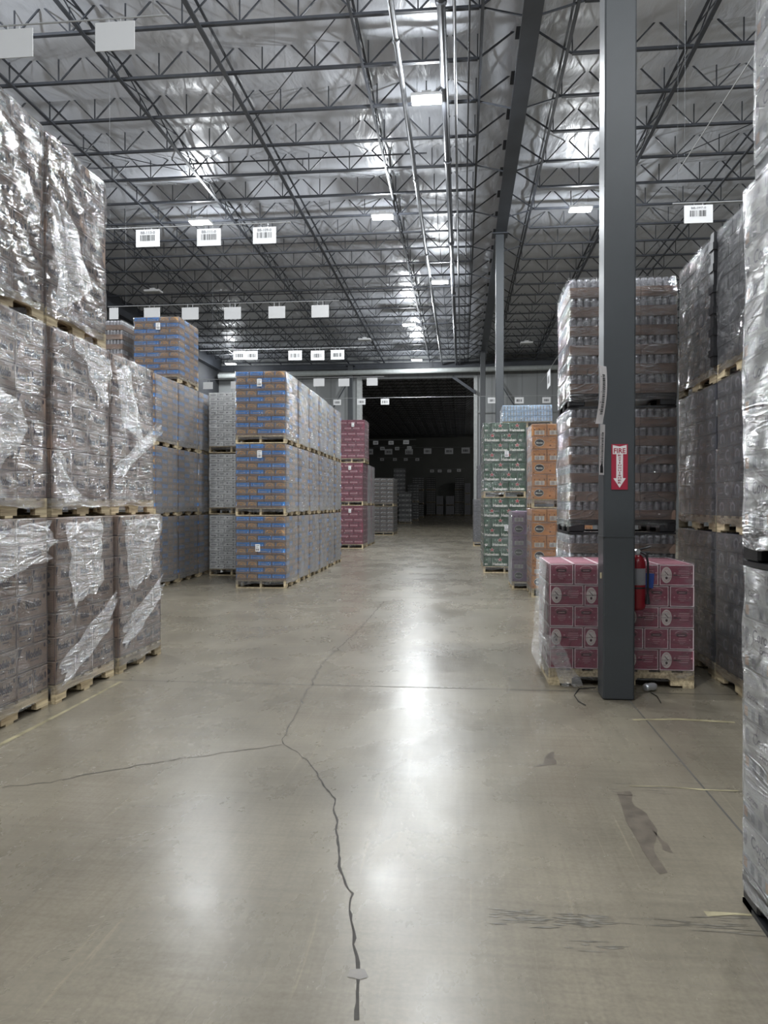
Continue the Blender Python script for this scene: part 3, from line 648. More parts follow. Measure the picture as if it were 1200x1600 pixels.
        for j in range(int(F.W/.07)):
            F.rect(.03+j*.07/F.W, .04, .03+j*.07/F.W+.035/F.W, .24, CORD if j % 3 else AMB, 2)
        if long:
            F.text('Corona', .22, .60, .74, .84, CORD, 2, bold=.015, shear=.15); F.text('Extra', .40, .40, .62, .54, CORD, 2, bold=.012, shear=.1)
            F.ell(.07, .66, .045, .18, GRY, 2); F.rect(.42, .88, .56, .91, WGR, 2)
        else:
            F.text('Corona', .12, .42, .52, .56, CORD, 2, bold=.015, shear=.15); F.text('Extra', .24, .33, .42, .39, CORD, 2); F.ell(.82, .52, .09, .17, GRY, 2); F.bars(.70, .74, .92, .92, GRY, 6, seed=sd); F.rect(.1, .7, .5, .86, WGR, 2)
    elif kind == 'slate':
        F.frame(.005, DRKD)
        if long: F.ring(.72, .52, .17, .36, .62, DRKL, 1, 14, .9, 5.6); F.rect(.1, .3, .42, .36, DRKL); F.rect(.1, .55, .46, .7, DRKD, 2)
        else: F.ring(.5, .5, .24, .34, .60, DRKL, 1, 14, -.8, 4.2); F.rect(.08, .1, .2, .9, DRKD)
    elif kind == 'greycase':
        F.frame(.005, GRY); F.ring(.5, .5, .2, .32, .62, GRY, 1, 12, .4, 5.2); F.rect(.1, .1, .9, .16, GRY)
    elif kind == 'far':
        F.rect(0, .12, 1, .52, FARL, 1); F.rect(.3, .2, .7, .42, FARD, 2)
    elif kind == 'pack':
        F.rect(0, .42, 1, .5, WHT, 1); F.rect(0, 0, 1, .06, WGR, 1)
        for j in range(5): F.rect(.08+.19*j, .1, .14+.19*j, .9, WGR, 1)
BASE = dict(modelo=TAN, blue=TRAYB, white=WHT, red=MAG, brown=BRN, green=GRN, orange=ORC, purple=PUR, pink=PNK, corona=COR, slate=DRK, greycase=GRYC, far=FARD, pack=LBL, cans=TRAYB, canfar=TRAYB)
CM = {}
def carton_mesh(kind, w_, d, h, lf, lsd, variant=0):
    k = (kind, round(w_, 3), round(d, 3), round(h, 3), lf, lsd, variant)
    if k in CM: return CM[k]
    b = MB(); m = BASE[kind]; g = .002
    if kind in ('cans', 'canfar'):
        b.box(g, w_-g, g, d-g, 0, h*.50, m); b.box(g+.002, w_-g-.002, g+.002, d-g-.002, h*.50, h*.515, TRAYB)
        n = max(2, round(w_/.067)); nd = max(2, round(d/.067)); cw = w_/n; cdp = d/nd; seg = 12 if kind == 'cans' else 7
        for i in range(n):
            for j in range(nd):
                if kind == 'canfar' and 0 < i < n-1 and j > 0: continue
                if 1 < i < n-2 and 1 < j < nd-2 and kind == 'cans': continue
                r = min(cw, cdp)*.485
                b.lathe([(r, h*.3), (r, h*.84), (r*.84, h*.93), (r*.86, h*.965), (r*.78, h*.965), (r*.74, h*.93)], (cw*(i+.5), cdp*(j+.5), 0), CANP if j < 3 or i < 3 else CAN, seg)
        CM[k] = b.mesh('can_tray'); return CM[k]
    b.bevbox(g, w_-g, g, d-g, 0, h-.0015, m, .004)
    f, r, l = faces(b, w_, d, h)
    if kind == 'pink':
        T = Face(b, (0, 0, h-.0015), (1, 0, 0), (0, 1, 0), w_, d); T.frame(.012, PNKE, 1); T.rect(0, .47, 1, .53, PNKE, 1); T.rect(.2, .15, .8, .22, PNKL, 1)
    for F_, lg in ((f, lf), (r, lsd), (l, lsd)):
        F_.o -= F_.n*(g*.7); F_.o += F_.u*.006 + F_.v*.004; F_.W -= .012; F_.H -= .008
        art(F_, kind, lg, 3+variant)
    CM[k] = b.mesh('carton'); return CM[k]

# ------------------------------------------------------------------ WRAP
WM = {}
def wrap_mesh(w_, d, z0, z1, m, res, amp, seed, top):
    k = (round(w_, 2), round(d, 2), round(z1, 2), m.name, res, seed, top)
    if k in WM: return WM[k]
    b = MB(); r = .03; e = .006
    x0, x1, y0, y1 = -e, w_+e, -e, d+e
    pts = []
    def seg(a, c):
        n = max(1, int((Vector(c)-Vector(a)).length/res))
        for i in range(n): pts.append(tuple(Vector(a).lerp(Vector(c), i/n)))
    seg((x0+r, y0), (x1-r, y0)); pts.append((x1-r*.3, y0+r*.3)); seg((x1, y0+r), (x1, y1-r)); pts.append((x1-r*.3, y1-r*.3)); seg((x1-r, y1), (x0+r, y1)); pts.append((x0+r*.3, y1-r*.3)); seg((x0, y1-r), (x0, y0+r)); pts.append((x0+r*.3, y0+r*.3))
    n = len(pts); nz = max(2, int((z1-z0)/res)); c = Vector((w_/2, d/2))
    for j in range(nz+1):
        z = z0+(z1-z0)*j/nz
        for p in pts:
            q = Vector((p[0]*2.4+seed*7.3, p[1]*2.4, z*3.2+p[0]*1.5+p[1]*1.5))
            h_ = noise.noise(q) + .6*noise.noise(q*3.1); dx = amp*(h_+.35)
            dv = Vector((p[0], p[1]))-c; dv = Vector((dv.x/w_, dv.y/d)).normalized()
            zz = z + (0 if 0 < j < nz else noise.noise(Vector((p[0]*4+seed, p[1]*4, 9)))*.03*(1 if j == 0 else .1))
            b.v.append((p[0]+dv.x*dx, p[1]+dv.y*dx, zz))
    i0 = b.mi(m)
    for j in range(nz):
        for i in range(n): b.f.append((j*n+i, j*n+(i+1) % n, (j+1)*n+(i+1) % n, (j+1)*n+i)); b.m.append(i0)
    if top: b.f.append(tuple(nz*n+i for i in range(n))); b.m.append(i0)
    me = b.mesh('stretch_wrap', True); WM[k] = me; return me

def tail(e, m, pts, nu=8, nv=8, amp=.02, seed=0):
    """loose piece of film: quad given by four corner points, rippled"""
    b = MB(); P = [Vector(p) for p in pts]; n = (P[1]-P[0]).cross(P[3]-P[0]).normalized(); i0 = b.mi(m)
    for j in range(nv+1):
        for i in range(nu+1):
            u, v = i/nu, j/nv; q = P[0].lerp(P[1], u).lerp(P[3].lerp(P[2], u), v); ed = max(abs(u-.5), abs(v-.5))*2; q += (P[1]-P[0])*.16*ed*noise.noise(Vector((v*4+seed, u*2, 7))) + (P[3]-P[0])*.14*ed*noise.noise(Vector((u*4+seed, v*2, 17)))
            b.v.append(tuple(q+n*amp*(noise.noise(Vector((u*5+seed, v*2.5, seed)))+.3)))
    for j in range(nv):
        for i in range(nu):
            a = j*(nu+1)+i; b.f.append((a, a+1, a+nu+2, a+nu+1)); b.m.append(i0)
    o = b.build('loose_film', e, smooth=True); o['label'] = 'loose hanging tail of clear film'; return o

# ------------------------------------------------------------------ LOAD
def partition(total, units):
    s = sum(units); return [u*total/s for u in units]
def load(label, kind, x0, x1, y0, y1, z0, z1, rows_, fa, fb, sa, sb, side, group, pal='wood', wrap=FILM_MID, res=.09, amp=.010, lbls=(), seed=0, top=False, rz=None, la=(1, ), wraptop=False, cat='pallet load', fulltop=False):
    """fa/fb: lists of (width unit, is_long) for even/odd rows of the front; sa/sb the same for the aisle side"""
    w_, d = x1-x0, y1-y0; H = z1-z0; PH = .14
    rd = random.Random(seed*13+int(z0*10)+int(y0*7))
    rzv = rd.uniform(-.006, .006) if rz is None else rz
    e = empty('wrapped_pallet_load', (x0, y0, z0), rzv); tag(e, label, cat, group)
    if pal: add_pallet(e, pal, w_, d)
    else: PH = 0.0
    h = (H-PH-.004)/rows_
    cn = 'can_tray' if kind in ('cans', 'canfar') else 'carton'
    core = MB(); cnt = 0
    for r in range(rows_):
        fr, sr = (fa, sa) if r % 2 == 0 else (fb, sb)
        z = PH+r*h; jx = rd.uniform(-.004, .004)
        fd = min(.30, d*.33); sw = min(.30, w_*.33)
        if fulltop and r == rows_-1:
            ws = partition(w_, [u for u, _ in fr]); x = 0; ny = 3
            for wi, (u, lg) in zip(ws, fr):
                for j in range(ny): link(cn, carton_mesh(kind, wi, d/ny, h, lg, 0), e, (x, j*d/ny, z))
                x += wi
            continue
        x = 0; ws = partition(w_, [u for u, _ in fr])
        for i, (wi, (u, lg)) in enumerate(zip(ws, fr)):
            link(cn, carton_mesh(kind, wi, fd, h, lg, 0 if sr is sb else 1), e, (x+jx, rd.uniform(-.003, .003), z)); x += wi
        y = fd; rest = sr[1:] if len(sr) > 2 else sr
        # side column: first unit is taken by the front carton
        ds = partition(d-fd, [u for u, _ in rest])
        for di, (u, lg) in zip(ds, rest):
            xx = (w_-sw) if side > 0 else 0
            link(cn, carton_mesh(kind, sw, di, h, 0, lg), e, (xx+rd.uniform(-.003, .003), y, z)); y += di
    cx0, cx1 = (0, w_-min(.30, w_*.33)) if side > 0 else (min(.30, w_*.33), w_)
    topz = H-.006 if not fulltop else H-h-.006
    hh = (topz-PH)
    core.box(cx0+.004, cx1-.004, min(.30, d*.33)+.004, d-.004, PH, topz-(h*.5 if kind in ('cans', 'canfar') else 0), BASE[kind])
    o = core.build(cn, e); o['kind'] = 'stuff'; o['label'] = 'inner and rear cartons of the load'
    for (u, v, kk) in lbls:
        q = MB(); q.box(0, .085, -.024, -.021, 0, .13, WHITE); F_ = Face(q, (0, -.0245, 0), (1, 0, 0), (0, 0, 1), .085, .13)
        F_.bars(.12, .12, .88, .42, INK, 8, seed=kk); F_.rect(.15, .8, .85, .86, INK); F_.rect(.15, .62, .6, .65, INK); F_.rect(.15, .52, .7, .55, INK)
        q.build('shipping_label', e, (w_*u, 0, PH+(H-PH)*v))
    if wrap:
        link('stretch_wrap', wrap_mesh(w_, d, PH-.07, H-.002, wrap, res, amp, seed % 4, wraptop), e)
    return e

LG, SH = 1, 0
ORD_ = ['nearest', 'second', 'third', 'fourth', 'fifth', 'sixth']
TIER = ['bottom', 'middle', 'top']
# --- left front: tan cartons, three tiers
TF = [(1, 0), (1, 0), (1, 0)]; TL = [(1.5, 1), (1.5, 1)]
mY = [(4.40, 5.42), (5.42, 6.44), (6.44, 7.44)]
mdx = {(0, 0): .0, (0, 1): .03, (0, 2): .05, (1, 0): 0, (1, 1): .0, (1, 2): -.02, (2, 0): -.02, (2, 1): -.03}
mz = [(0, 1.40), (1.40, 2.83), (2.83, 4.27)]
MOD = {}
for t in range(3):
    for i, (ya, yb) in enumerate(mY):
        if (t, i) not in mdx: continue
        lab = {0: 'tan beer carton load on the floor', 1: 'tan beer carton load in the middle tier', 2: 'tan beer carton load in the top tier'}[t]
        pos = ['cut by the photo edge', 'between two neighbours' if t < 2 else 'at the corner beside the placards', 'at its aisle far end'][i]
        dx = mdx[(t, i)]
        MOD[(t, i)] = load(lab+', '+pos, 'modelo', -4.2+dx, -3.05+dx, ya+.03, yb-.03, mz[t][0], mz[t][1], 7, TF, TL, [(1, 0), (1, 1), (1, 0)] if False else [(1.0, 0), (1.4, 1), (1.0, 0), (1.0, 0)], [(1.0, 0), (1.0, 0), (1.4, 1)], 1,
             'tan beer carton loads at the left front', wrap=[FILM_MID, FILM_HEAVY, FILM_TOP][t], res=.045, amp=.020 if t == 2 else .014, seed=t*3+i, wraptop=(t == 2))
# loose film on those loads (local coordinates: x = width 1.15, y along aisle, z up)
xs = 1.15+.035
tail(MOD[(0, 1)], FILM_TAIL, [(xs, .10, 1.34), (xs, .66, 1.38), (xs+.01, .70, .86), (xs+.03, .18, .70)], seed=1)
tail(MOD[(0, 2)], FILM_TAIL, [(xs, .06, 1.36), (xs, .92, 1.38), (xs+.01, .52, .80), (xs+.03, .10, .72)], seed=2)
tail(MOD[(0, 0)], FILM_TAIL, [(xs, .1, 1.30), (xs, .98, 1.38), (xs+.01, .98, 1.10), (xs+.03, .2, .98)], seed=3)
tail(MOD[(0, 1)], FILM_TAIL, [(xs, .02, .30), (xs, .98, .75), (xs+.01, .80, .42), (xs+.03, .05, .14)], amp=.04, seed=4)
tail(MOD[(0, 2)], FILM_TAIL, [(xs, .05, .42), (xs, .95, .80), (xs+.01, .90, .60), (xs+.03, .03, .22)], amp=.04, seed=5)
tail(MOD[(1, 2)], FILM_TAIL, [(xs, .02, .42), (xs, 1.0, .92), (xs+.05, 1.0, .80), (xs+.03, .03, .30)], amp=.04, seed=6)
tail(MOD[(1, 2)], FILM_TAIL, [(xs, .05, 1.28), (xs, .30, 1.38), (xs+.01, .62, .70), (xs+.03, .12, .80)], seed=7)
tail(MOD[(1, 1)], FILM_TAIL, [(xs, .30, 1.38), (xs, .98, 1.35), (xs+.01, .85, .92), (xs+.05, .62, 1.0)], amp=.04, seed=8)
tail(MOD[(1, 0)], FILM_TAIL, [(xs, .1, 1.0), (xs, .30, 1.0), (xs+.06, .62, .62), (xs+.03, .15, .18)], amp=.06, seed=9)
tail(MOD[(1, 1)], FILM_TAIL, [(xs, .0, .45), (xs, .06, .52), (xs+.06, .26, .16), (xs+.05, .05, .10)], amp=.05, seed=10)
tail(MOD[(2, 1)], FILM_TAIL, [(xs, .03, .95), (xs, .28, .95), (xs+.07, .62, .42), (xs+.05, .05, .12)], amp=.07, seed=11)

# --- blue and sand can trays, left rear stack
BA = [(.20, 0), (.20, 0), (.26, 1), (.26, 1)]; BB = [(.26, 1), (.26, 1), (.20, 0), (.20, 0)]
SA = [(.30, 0), (.26, 0), (.26, 0), (.26, 1)]; SB_ = [(.3, 1), (.26, 1), (.26, 0), (.26, 0)]
for i in range(3):
    for t in range(3):
        ya = 13.12+1.13*i
        load('blue and sand can trays, %s tier, %s load of the stack behind the tan cartons' % (TIER[t], ORD_[i]), 'blue', -6.30, -5.40, ya, ya+1.09, 1.27*t, 1.27*(t+1), 10, BA, BB, SA, SB_, 1,
             'can trays behind the tan cartons', wrap=FILM_GREY if (t < 2 or i) else FILM_LAYER, res=.12, amp=.012, seed=i+t)
load('blue and sand can trays on a fourth level, highest load on the left', 'blue', -6.30, -5.40, 14.28, 15.36, 3.82, 5.09, 10, BA, BB, SA, SB_, 1, 'can trays behind the tan cartons', wrap=FILM_HEAVY, res=.08, amp=.016, lbls=[(.50, .78, 4)], seed=2, rz=0)
for t in range(4):
    load('shiny can load on brown trays, %s level of the stack left of the blue trays' % ['floor', 'second', 'third', 'fourth'][t], 'canfar', -7.55, -6.56, 14.35, 15.30, 1.27*t, 1.27*(t+1)-.01, 6, [(1, 0)]*3, [(1, 0)]*3, [(1, 0)]*3, [(1, 0)]*3, 1, 'can trays at the far left', wrap=FILM_MID, res=.1, amp=.02, seed=t)
# --- white cartons
WA = [(1, 0)]*3; WB = [(.6, 1), (1, 0), (1, 0), (.4, 1)]
for t in range(3):
    for j in range(2):
        load('white carton load with small dark print, %s tier, %s' % (TIER[t], 'left of the blue can trays' if j == 0 else 'second one back in the pale stack'), 'white', -5.26, -4.30, 15.6+j*1.1, 16.62+j*1.1, 1.28*t, 1.28*(t+1)-.02, 12, WA, WB, WA, WB, 1, 'white carton loads', wrap=None if j else FILM_LIGHT, res=.15, seed=t)
# --- blue and sand can trays, aisle row, six deep, three tiers
for i in range(6):
    for t in range(3):
        ya = 13.32+1.075*i + (.05 if i > 3 else 0)
        lb = {0: [(.40, .45, 1)], 1: [(.44, .78, 2)], 2: [(.44, .76, 3)]}[t] if i == 0 else ()
        x1 = -3.10 + (-.03 if i > 3 else 0)
        load('%s tier can tray load of the aisle row, %s' % (TIER[t], 'its front load with a white label' if i == 0 else ORD_[i]+' from the front'), 'blue', x1-.905, x1, ya, ya+1.035, 1.285*t, 1.285*(t+1)-.008, 10, BA, BB, SA, SB_, 1, 'can trays in the aisle row',
             wrap=(FILM_LAYER if i == 0 else FILM_GREY), res=.10 if i == 0 else .16, amp=.010, lbls=lb, seed=i*2+t)
# --- magenta cartons
RA = [(1, 1)]*3; RB = [(.6, 0), (1, 1), (1, 1), (.5, 0)]
for i in range(3):
    for t in range(3 if i == 0 else 2):
        ya = 25.5+1.18*i
        load('magenta carton load, %s tier, %s of the red stack' % (TIER[t], ['front', 'second', 'third'][i]), 'red', -4.27+(.15 if t == 2 else 0), -3.30+(.06 if t == 2 else 0), ya, ya+1.12, 1.44*t, 1.44*(t+1)-.01, 7, RA, RB, RA, RB, 1, 'magenta carton loads',
             wrap=FILM_GREY if i else FILM_LIGHT, res=.16, amp=.014, lbls=[(.5, .82, t)] if i == 0 else (), seed=i+t)
for t in range(3): load('brown can tray load behind the red stack, %s tier' % TIER[t], 'canfar', -4.95, -3.97, 29.25, 30.3, 1.44*t, 1.44*(t+1)-.01, 6, [(1, 0)]*3, [(1, 0)]*3, [(1, 0)]*3, [(1, 0)]*3, 1, 'can trays behind the red stack', wrap=FILM_LIGHT, res=.2, seed=t)
# --- dark brown cartons farther
for i in range(2):
    for t in range(2):
        load('dark brown carton load with white slashes, %s tier, %s' % (['lower', 'upper'][t], ['facing the aisle end', 'behind its twin'][i]), 'brown', -4.22, -3.26, 36.5+i*1.15, 37.6+i*1.15, 1.37*t, 1.37*(t+1)-.01, 6, [(1, 1)]*3, [(1, 1)]*3, [(1, 1)]*3, [(1, 1)]*3, 1, 'dark brown carton loads', wrap=FILM_LIGHT, res=.25, seed=i)
# --- loads in the dark bay
FA = [(1, 0)]*3
def far(x0, x1, zc, h, label, n=1, kind='far'):
    y = Yof(zc, x0); 
    for t in range(n):
        load(label if n == 1 else label+', %s tier' % (['lower', 'upper'] if n == 2 else TIER)[t], kind, x0, x1, y, y+1.1, h/n*t, h/n*(t+1)-.01, 6, FA, FA, FA, FA, 1, 'loads in the unlit bay', wrap=FILM_LIGHT if zc < 80 else None, res=.4, seed=t)
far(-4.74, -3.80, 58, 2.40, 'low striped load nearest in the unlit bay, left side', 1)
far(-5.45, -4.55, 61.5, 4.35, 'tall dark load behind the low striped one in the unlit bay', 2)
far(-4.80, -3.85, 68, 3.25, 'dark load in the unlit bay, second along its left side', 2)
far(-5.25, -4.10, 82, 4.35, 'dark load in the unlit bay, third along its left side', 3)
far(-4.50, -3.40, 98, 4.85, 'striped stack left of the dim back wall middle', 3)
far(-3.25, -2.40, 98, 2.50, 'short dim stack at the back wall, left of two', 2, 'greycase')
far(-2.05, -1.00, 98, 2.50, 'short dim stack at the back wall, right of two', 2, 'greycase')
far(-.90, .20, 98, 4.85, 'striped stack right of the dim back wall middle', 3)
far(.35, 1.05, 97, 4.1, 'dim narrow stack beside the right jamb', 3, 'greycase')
# --- right side, from far to near
load('low grey carton load on the floor left of the green stack', 'greycase', .40, 1.35, 27.4, 28.4, 0, 1.66, 7, FA, FA, FA, FA, -1, 'grey carton loads', wrap=FILM_LIGHT, res=.25)
for t in range(2): load('pale green carton load behind the low grey one, %s tier' % ['lower', 'upper'][t], 'greycase', .62, 1.55, 31.8, 32.8, 1.55*t, 1.55*(t+1)-.01, 7, FA, FA, FA, FA, -1, 'grey carton loads', wrap=FILM_LIGHT, res=.25)
GA = [(.175, 0), (.36, 1), (.36, 1)]; GB = [(.36, 1), (.36, 1), (.175, 0)]
for i in range(2):
    for t in range(2):
        load('green beer carton load, %s tier%s' % (['lower', 'upper'][t], ' facing the aisle' if i == 0 else ' hidden behind its twin'), 'green', .465, 1.365, 16.8+1.12*i, 17.85+1.12*i, 1.63*t, 1.63*(t+1)-.006, 7, GA, GB, GA, GB, -1, 'green carton loads', wrap=FILM_LIGHT, res=.12, amp=.016, lbls=[(.50, .50 if t else .52, t)] if i == 0 else (), seed=t)
for t in range(2): load('plain grey wrapped load under the pale blue packs, %s tier' % ['lower', 'upper'][t], 'greycase', 1.42, 2.36, 17.9, 18.95, 1.63*t, 1.63*(t+1)-.006, 7, FA, FA, FA, FA, -1, 'grey loads beside the green stack', wrap=FILM_GREY, res=.2)
load('pale blue shrink-wrapped packs on top behind the green stack', 'pack', .93, 2.06, 18.0, 18.9, 3.26, 3.78, 3, [(1, 0)]*3, [(1, 0)]*3, [(1, 0)]*3, [(1, 0)]*3, -1, None, wrap=FILM_MID, res=.1, amp=.02)
OA = [(.40, 1), (.40, 1), (.2, 0)]; OB = [(.24, 0), (.24, 0), (.24, 0), (.24, 0)]
for t in range(2):
    load('orange carton load with black ovals, %s tier' % ['lower', 'upper'][t], 'orange', 1.11, 2.06, 12.47, 13.42, [0, 1.43][t], [1.42, 2.78][t], 6, OA, OB, OA, OB, -1, 'orange carton loads', wrap=FILM_LIGHT, res=.08, amp=.014, seed=t)
load('purple carton load with ovals between the green and orange stacks', 'purple', .87, 1.80, 13.58, 14.5, 0, 1.37, 6, OA, OB, OA, OB, -1, None, wrap=FILM_GREY, res=.09, amp=.014)
# cans on brown trays
cz = [(0, 1.21), (1.21, 2.41), (2.41, 3.65)]
KA = [(1, 0)]*3
for t in range(3):
    load('silver can load on brown trays and black pallet, %s tier' % TIER[t], 'cans', 1.017, 2.01, 7.49, 8.38, cz[t][0], cz[t][1], 6, KA, KA, KA, KA, -1, 'silver can loads', pal='plastic', wrap=FILM_CAN, res=.05, amp=.016, seed=t)
# slate cartons right row
zz = [(0, 1.26), (1.26, 2.53), (2.53, 3.80)]
SLOAD = {}
SLA = [(.3, 0), (.36, 1), (.26, 0), (.26, 0)]; SLB = [(.3, 0), (.26, 0), (.26, 0), (.36, 1)]
for i, (ya, yb) in enumerate([(6.80, 7.94), (5.62, 6.75)]):
    for t in range(3):
        SLOAD[(i, t)] = load('%s carton load, %s tier, %s' % ('dark slate' if t < 2 else 'film-glossed grey', TIER[t], ['beside the silver cans', 'between the silver cans and the white cartons'][i]), 'slate' if (t < 2 or i == 0) else 'greycase', 2.15, 3.2, ya, yb, zz[t][0], zz[t][1], 8, SLA, SLB, SLA, SLB, -1, 'slate carton loads', wrap=FILM_TOP if t == 2 else FILM_LIGHT, res=.06, amp=.018 if t == 2 else .01, seed=t+i)  # near top load: paler carton colour stands in for glare on the film
bc_ = MB(); bc_.box(-.035, .05, -.035, .05, .14, 1.27, BLACKP)
for h_ in range(6): bc_.box(-.045, .07, -.045, .07, .22+.18*h_, .28+.18*h_, BLACKP)
cb = bc_.build('corner_board', SLOAD[(0, 2)]); cb['label'] = 'black corner post on the near edge'
# corona near right
cz = [(0, 1.27), (1.27, 2.66), (2.66, 4.0)]
for t in range(3):
    load('white beer carton load with dark script at the right edge, %s tier' % TIER[t], 'corona', 1.05+(.02 if t == 2 else 0), 2.05, 1.95, 3.0-(.03 if t == 2 else 0), cz[t][0], cz[t][1], 6, [(.4, 1), (.4, 1), (.26, 0)], KA, [(.3, 0), (.35, 0), (.38, 1)], [(.3, 0), (.25, 0), (.25, 0), (.3, 0)], -1, 'white beer carton loads', pal='plastic', wrap=FILM_HEAVY if t == 2 else FILM_MID, res=.03, amp=.014, seed=t)
# pink load behind the column
PA = [(.28, 1), (.28, 1), (.20, 0), (.20, 0), (.20, 0)]; PB = [(.20, 0), (.20, 0), (.20, 0), (.28, 1), (.28, 1)]
PX0, PX1, PY0, PY1 = .715, 1.875, 6.44, 7.24
pk = load('low load of rose pink cartons with ivory ovals, standing behind the near column', 'pink', PX0, PX1, PY0, PY1, 0, 1.01, 5, PB, PA, [(.3, 1), (.25, 1), (.25, 1)], [(.3, 0), (.25, 0), (.25, 0)], -1, None, pal='wood_x', wrap=None, seed=3, fulltop=True, rz=0)
PW, PD = PX1-PX0, PY1-PY0
# film: heavy on the left side, light in front
q = MB()
link('stretch_wrap', wrap_mesh(PW, PD, .06, 1.016, FILM_LIGHT, .05, .008, 1, False), pk)
b = MB(); i0 = b.mi(FILM_HEAVY)
nu, nv = 16, 20
for j in range(nv+1):
    for i in range(nu+1):
        u, v = i/nu, j/nv; z = .12+(1.02-.12)*v; fl = .07*(1-v)**2
        b.v.append((-.03-fl*.6+.012*noise.noise(Vector((u*4, v*6, 2))), PD*(1-u)-.01, z))
for j in range(nv):
    for i in range(nu): a = j*(nu+1)+i; b.f.append((a, a+1, a+nu+2, a+nu+1)); b.m.append(i0)
o = b.build('film_curtain', pk, smooth=True); o['label'] = 'milky film hanging down the left side'
tail(pk, FILM_TAIL, [(-.08, -.02, .42), (.05, -.03, .42), (.26, -.13, .03), (.10, -.10, .01)], amp=.04, seed=4)
b = MB(); b.box(.60, .685, -.030, -.026, .87, .99, mat('blue_tape', (.010, .04, .20), .5, var=.1)); t_ = b.build('blue_tape', pk, (.075, 0, 0)); t_.rotation_euler = (0, .08, 0)

# ------------------------------------------------------------------ FIRE SIGN etc on the column
RED = mat('sign_red', (.34, .018, .045), .4, var=.05); SW = mat('sign_white', (.74, .70, .70), .45, var=0)
s_w, s_h = .122, .345
e = empty('fire_extinguisher_sign', (at(955, 5.84)[0], CY-.003, 1.5+(787-765)/1200*5.84)); tag(e, 'red and white FIRE EXTINGUISHER arrow sign on the near grey column', 'sign')
b = MB(); b.box(0, s_w, -.003, .003, 0, s_h, RED); F_ = Face(b, (0, -.0035, 0), (1, 0, 0), (0, 0, 1), s_w, s_h)
F_.poly([(.08, .78), (.30, .78), (.30, .25), (.12, .25), (.5, .04), (.88, .25), (.70, .25), (.70, .78), (.92, .78), (.92, .98), (.5, .945), (.08, .98)], SW, 1)
F_.text('FIRE', .14, .80, .86, .91, RED, 2, bold=.02)
for i, ch in enumerate('EXTINGUISHER'): F_.text(ch, .40 if ch != 'I' else .47, .735-.055*i, .60 if ch != 'I' else .53, .77-.055*i, RED, 2, bold=.02)
b.build('sign_plate', e)
# barcode strips hanging on the column's left side
def strip(name, x, y, z0, z1, wd, curl, label, seed, dark_arrow=False):
    b = MB(); n = 14; i0 = b.mi(SW)
    def pos(t, s):   # t along height 0..1, s across 0..1
        z = z0+(z1-z0)*t; a = curl*math.sin(t*math.pi)
        return Vector((x - wd*(1-s)*(1) + a*.35 - curl*.8*(1-t)*(.5), y - .012 - .05*(1-s) + .02*math.cos(t*3), z + .02*(1-s)*curl*8*(t-.5)))
    for j in range(n):
        t0, t1 = j/n, (j+1)/n
        b.face([pos(t0, 0), pos(t0, 1), pos(t1, 1), pos(t1, 0)], SW)
    rd = random.Random(seed); t = .16
    while t < .84:
        dt = rd.choice((.008, .014, .02)); f = Vector((0, -.0015, 0))
        b.face([pos(t, .38)+f, pos(t, .74)+f, pos(t+dt, .74)+f, pos(t+dt, .38)+f], INK); 
        if rd.random() < .4: b.face([pos(t, .18)+f, pos(t, .28)+f, pos(t+dt, .28)+f, pos(t+dt, .18)+f], GRY)
        t += dt+rd.choice((.01, .014))
    if dark_arrow:
        f = Vector((0, -.002, 0)); b.face([pos(.04, .2)+f, pos(.04, .8)+f, pos(.16, .8)+f, pos(.24, .5)+f, pos(.16, .2)+f], INK)
    o = b.build(name); tag(o, label, 'label'); return o
strip('barcode_tag', CX-CW/2+.012, CY, 1.5+(787-662)/1200*5.84, 1.5+(787-574)/1200*5.84, .062, .05, 'curling white barcode strip on the left edge of the near column', 3)
strip('barcode_tag', CX-CW/2+.004, CY, 1.5+(787-742)/1200*5.84, 1.5+(787-664)/1200*5.84, .045, 0.0, 'flat white barcode strip with black arrow below the curled one', 5, True)
# fire extinguisher on the right side of the column
ex, ey = CX+CW/2+.073, CY+.27
e = empty('fire_extinguisher', (ex, ey, .66)); tag(e, 'red fire extinguisher hung on the right side of the near column', 'fire extinguisher')
XRED = mat('extinguisher_red', (.20, .008, .015), .25, var=.05)
b = MB(); b.lathe([(.05, 0), (.062, .015), (.066, .03), (.066, .36), (.060, .39), (.045, .42), (.028, .435)], (0, 0, 0), XRED, 20); b.build('cylinder', e, smooth=True)
b = MB(); 
for k in range(8):
    a0, a1 = math.radians(-125+k*12), math.radians(-125+(k+1)*12); rr = .0672
    b.face([(rr*math.cos(a0), rr*math.sin(a0), .20), (rr*math.cos(a1), rr*math.sin(a1), .20), (rr*math.cos(a1), rr*math.sin(a1), .33), (rr*math.cos(a0), rr*math.sin(a0), .33)], GRYC)
b.build('instruction_label', e)
b = MB(); b.lathe([(.026, .43), (.026, .47), (.016, .48)], (0, 0, 0), CAN, 12); b.bar((0, 0, .47), (.10, -.01, .50), .009, BLACKP, 6); b.bar((0, 0, .455), (.10, -.01, .455), .008, BLACKP, 6); b.lathe([(.018, 0), (.018, .012)], (.0, -.03, .465), CAN, 10, 'y'); b.build('valve_handle', e)
b = MB(); b.path([(.02, -.02, .46), (.06, -.04, .44), (.072, -.05, .38), (.073, -.05, .30), (.072, -.05, .20), (.072, -.045, .12)], .009, BLACKP, 6); b.bar((.072, -.045, .13), (.073, -.045, .05), .012, BLACKP, 8, .02); b.build('hose', e)
b = MB(); b.lathe([(.0685, 0), (.0685, .012)], (0, 0, .17), BLACKP, 20); b.box(-.075, .0, -.02, .02, .16, .20, BLACKP); b.build('strap', e)
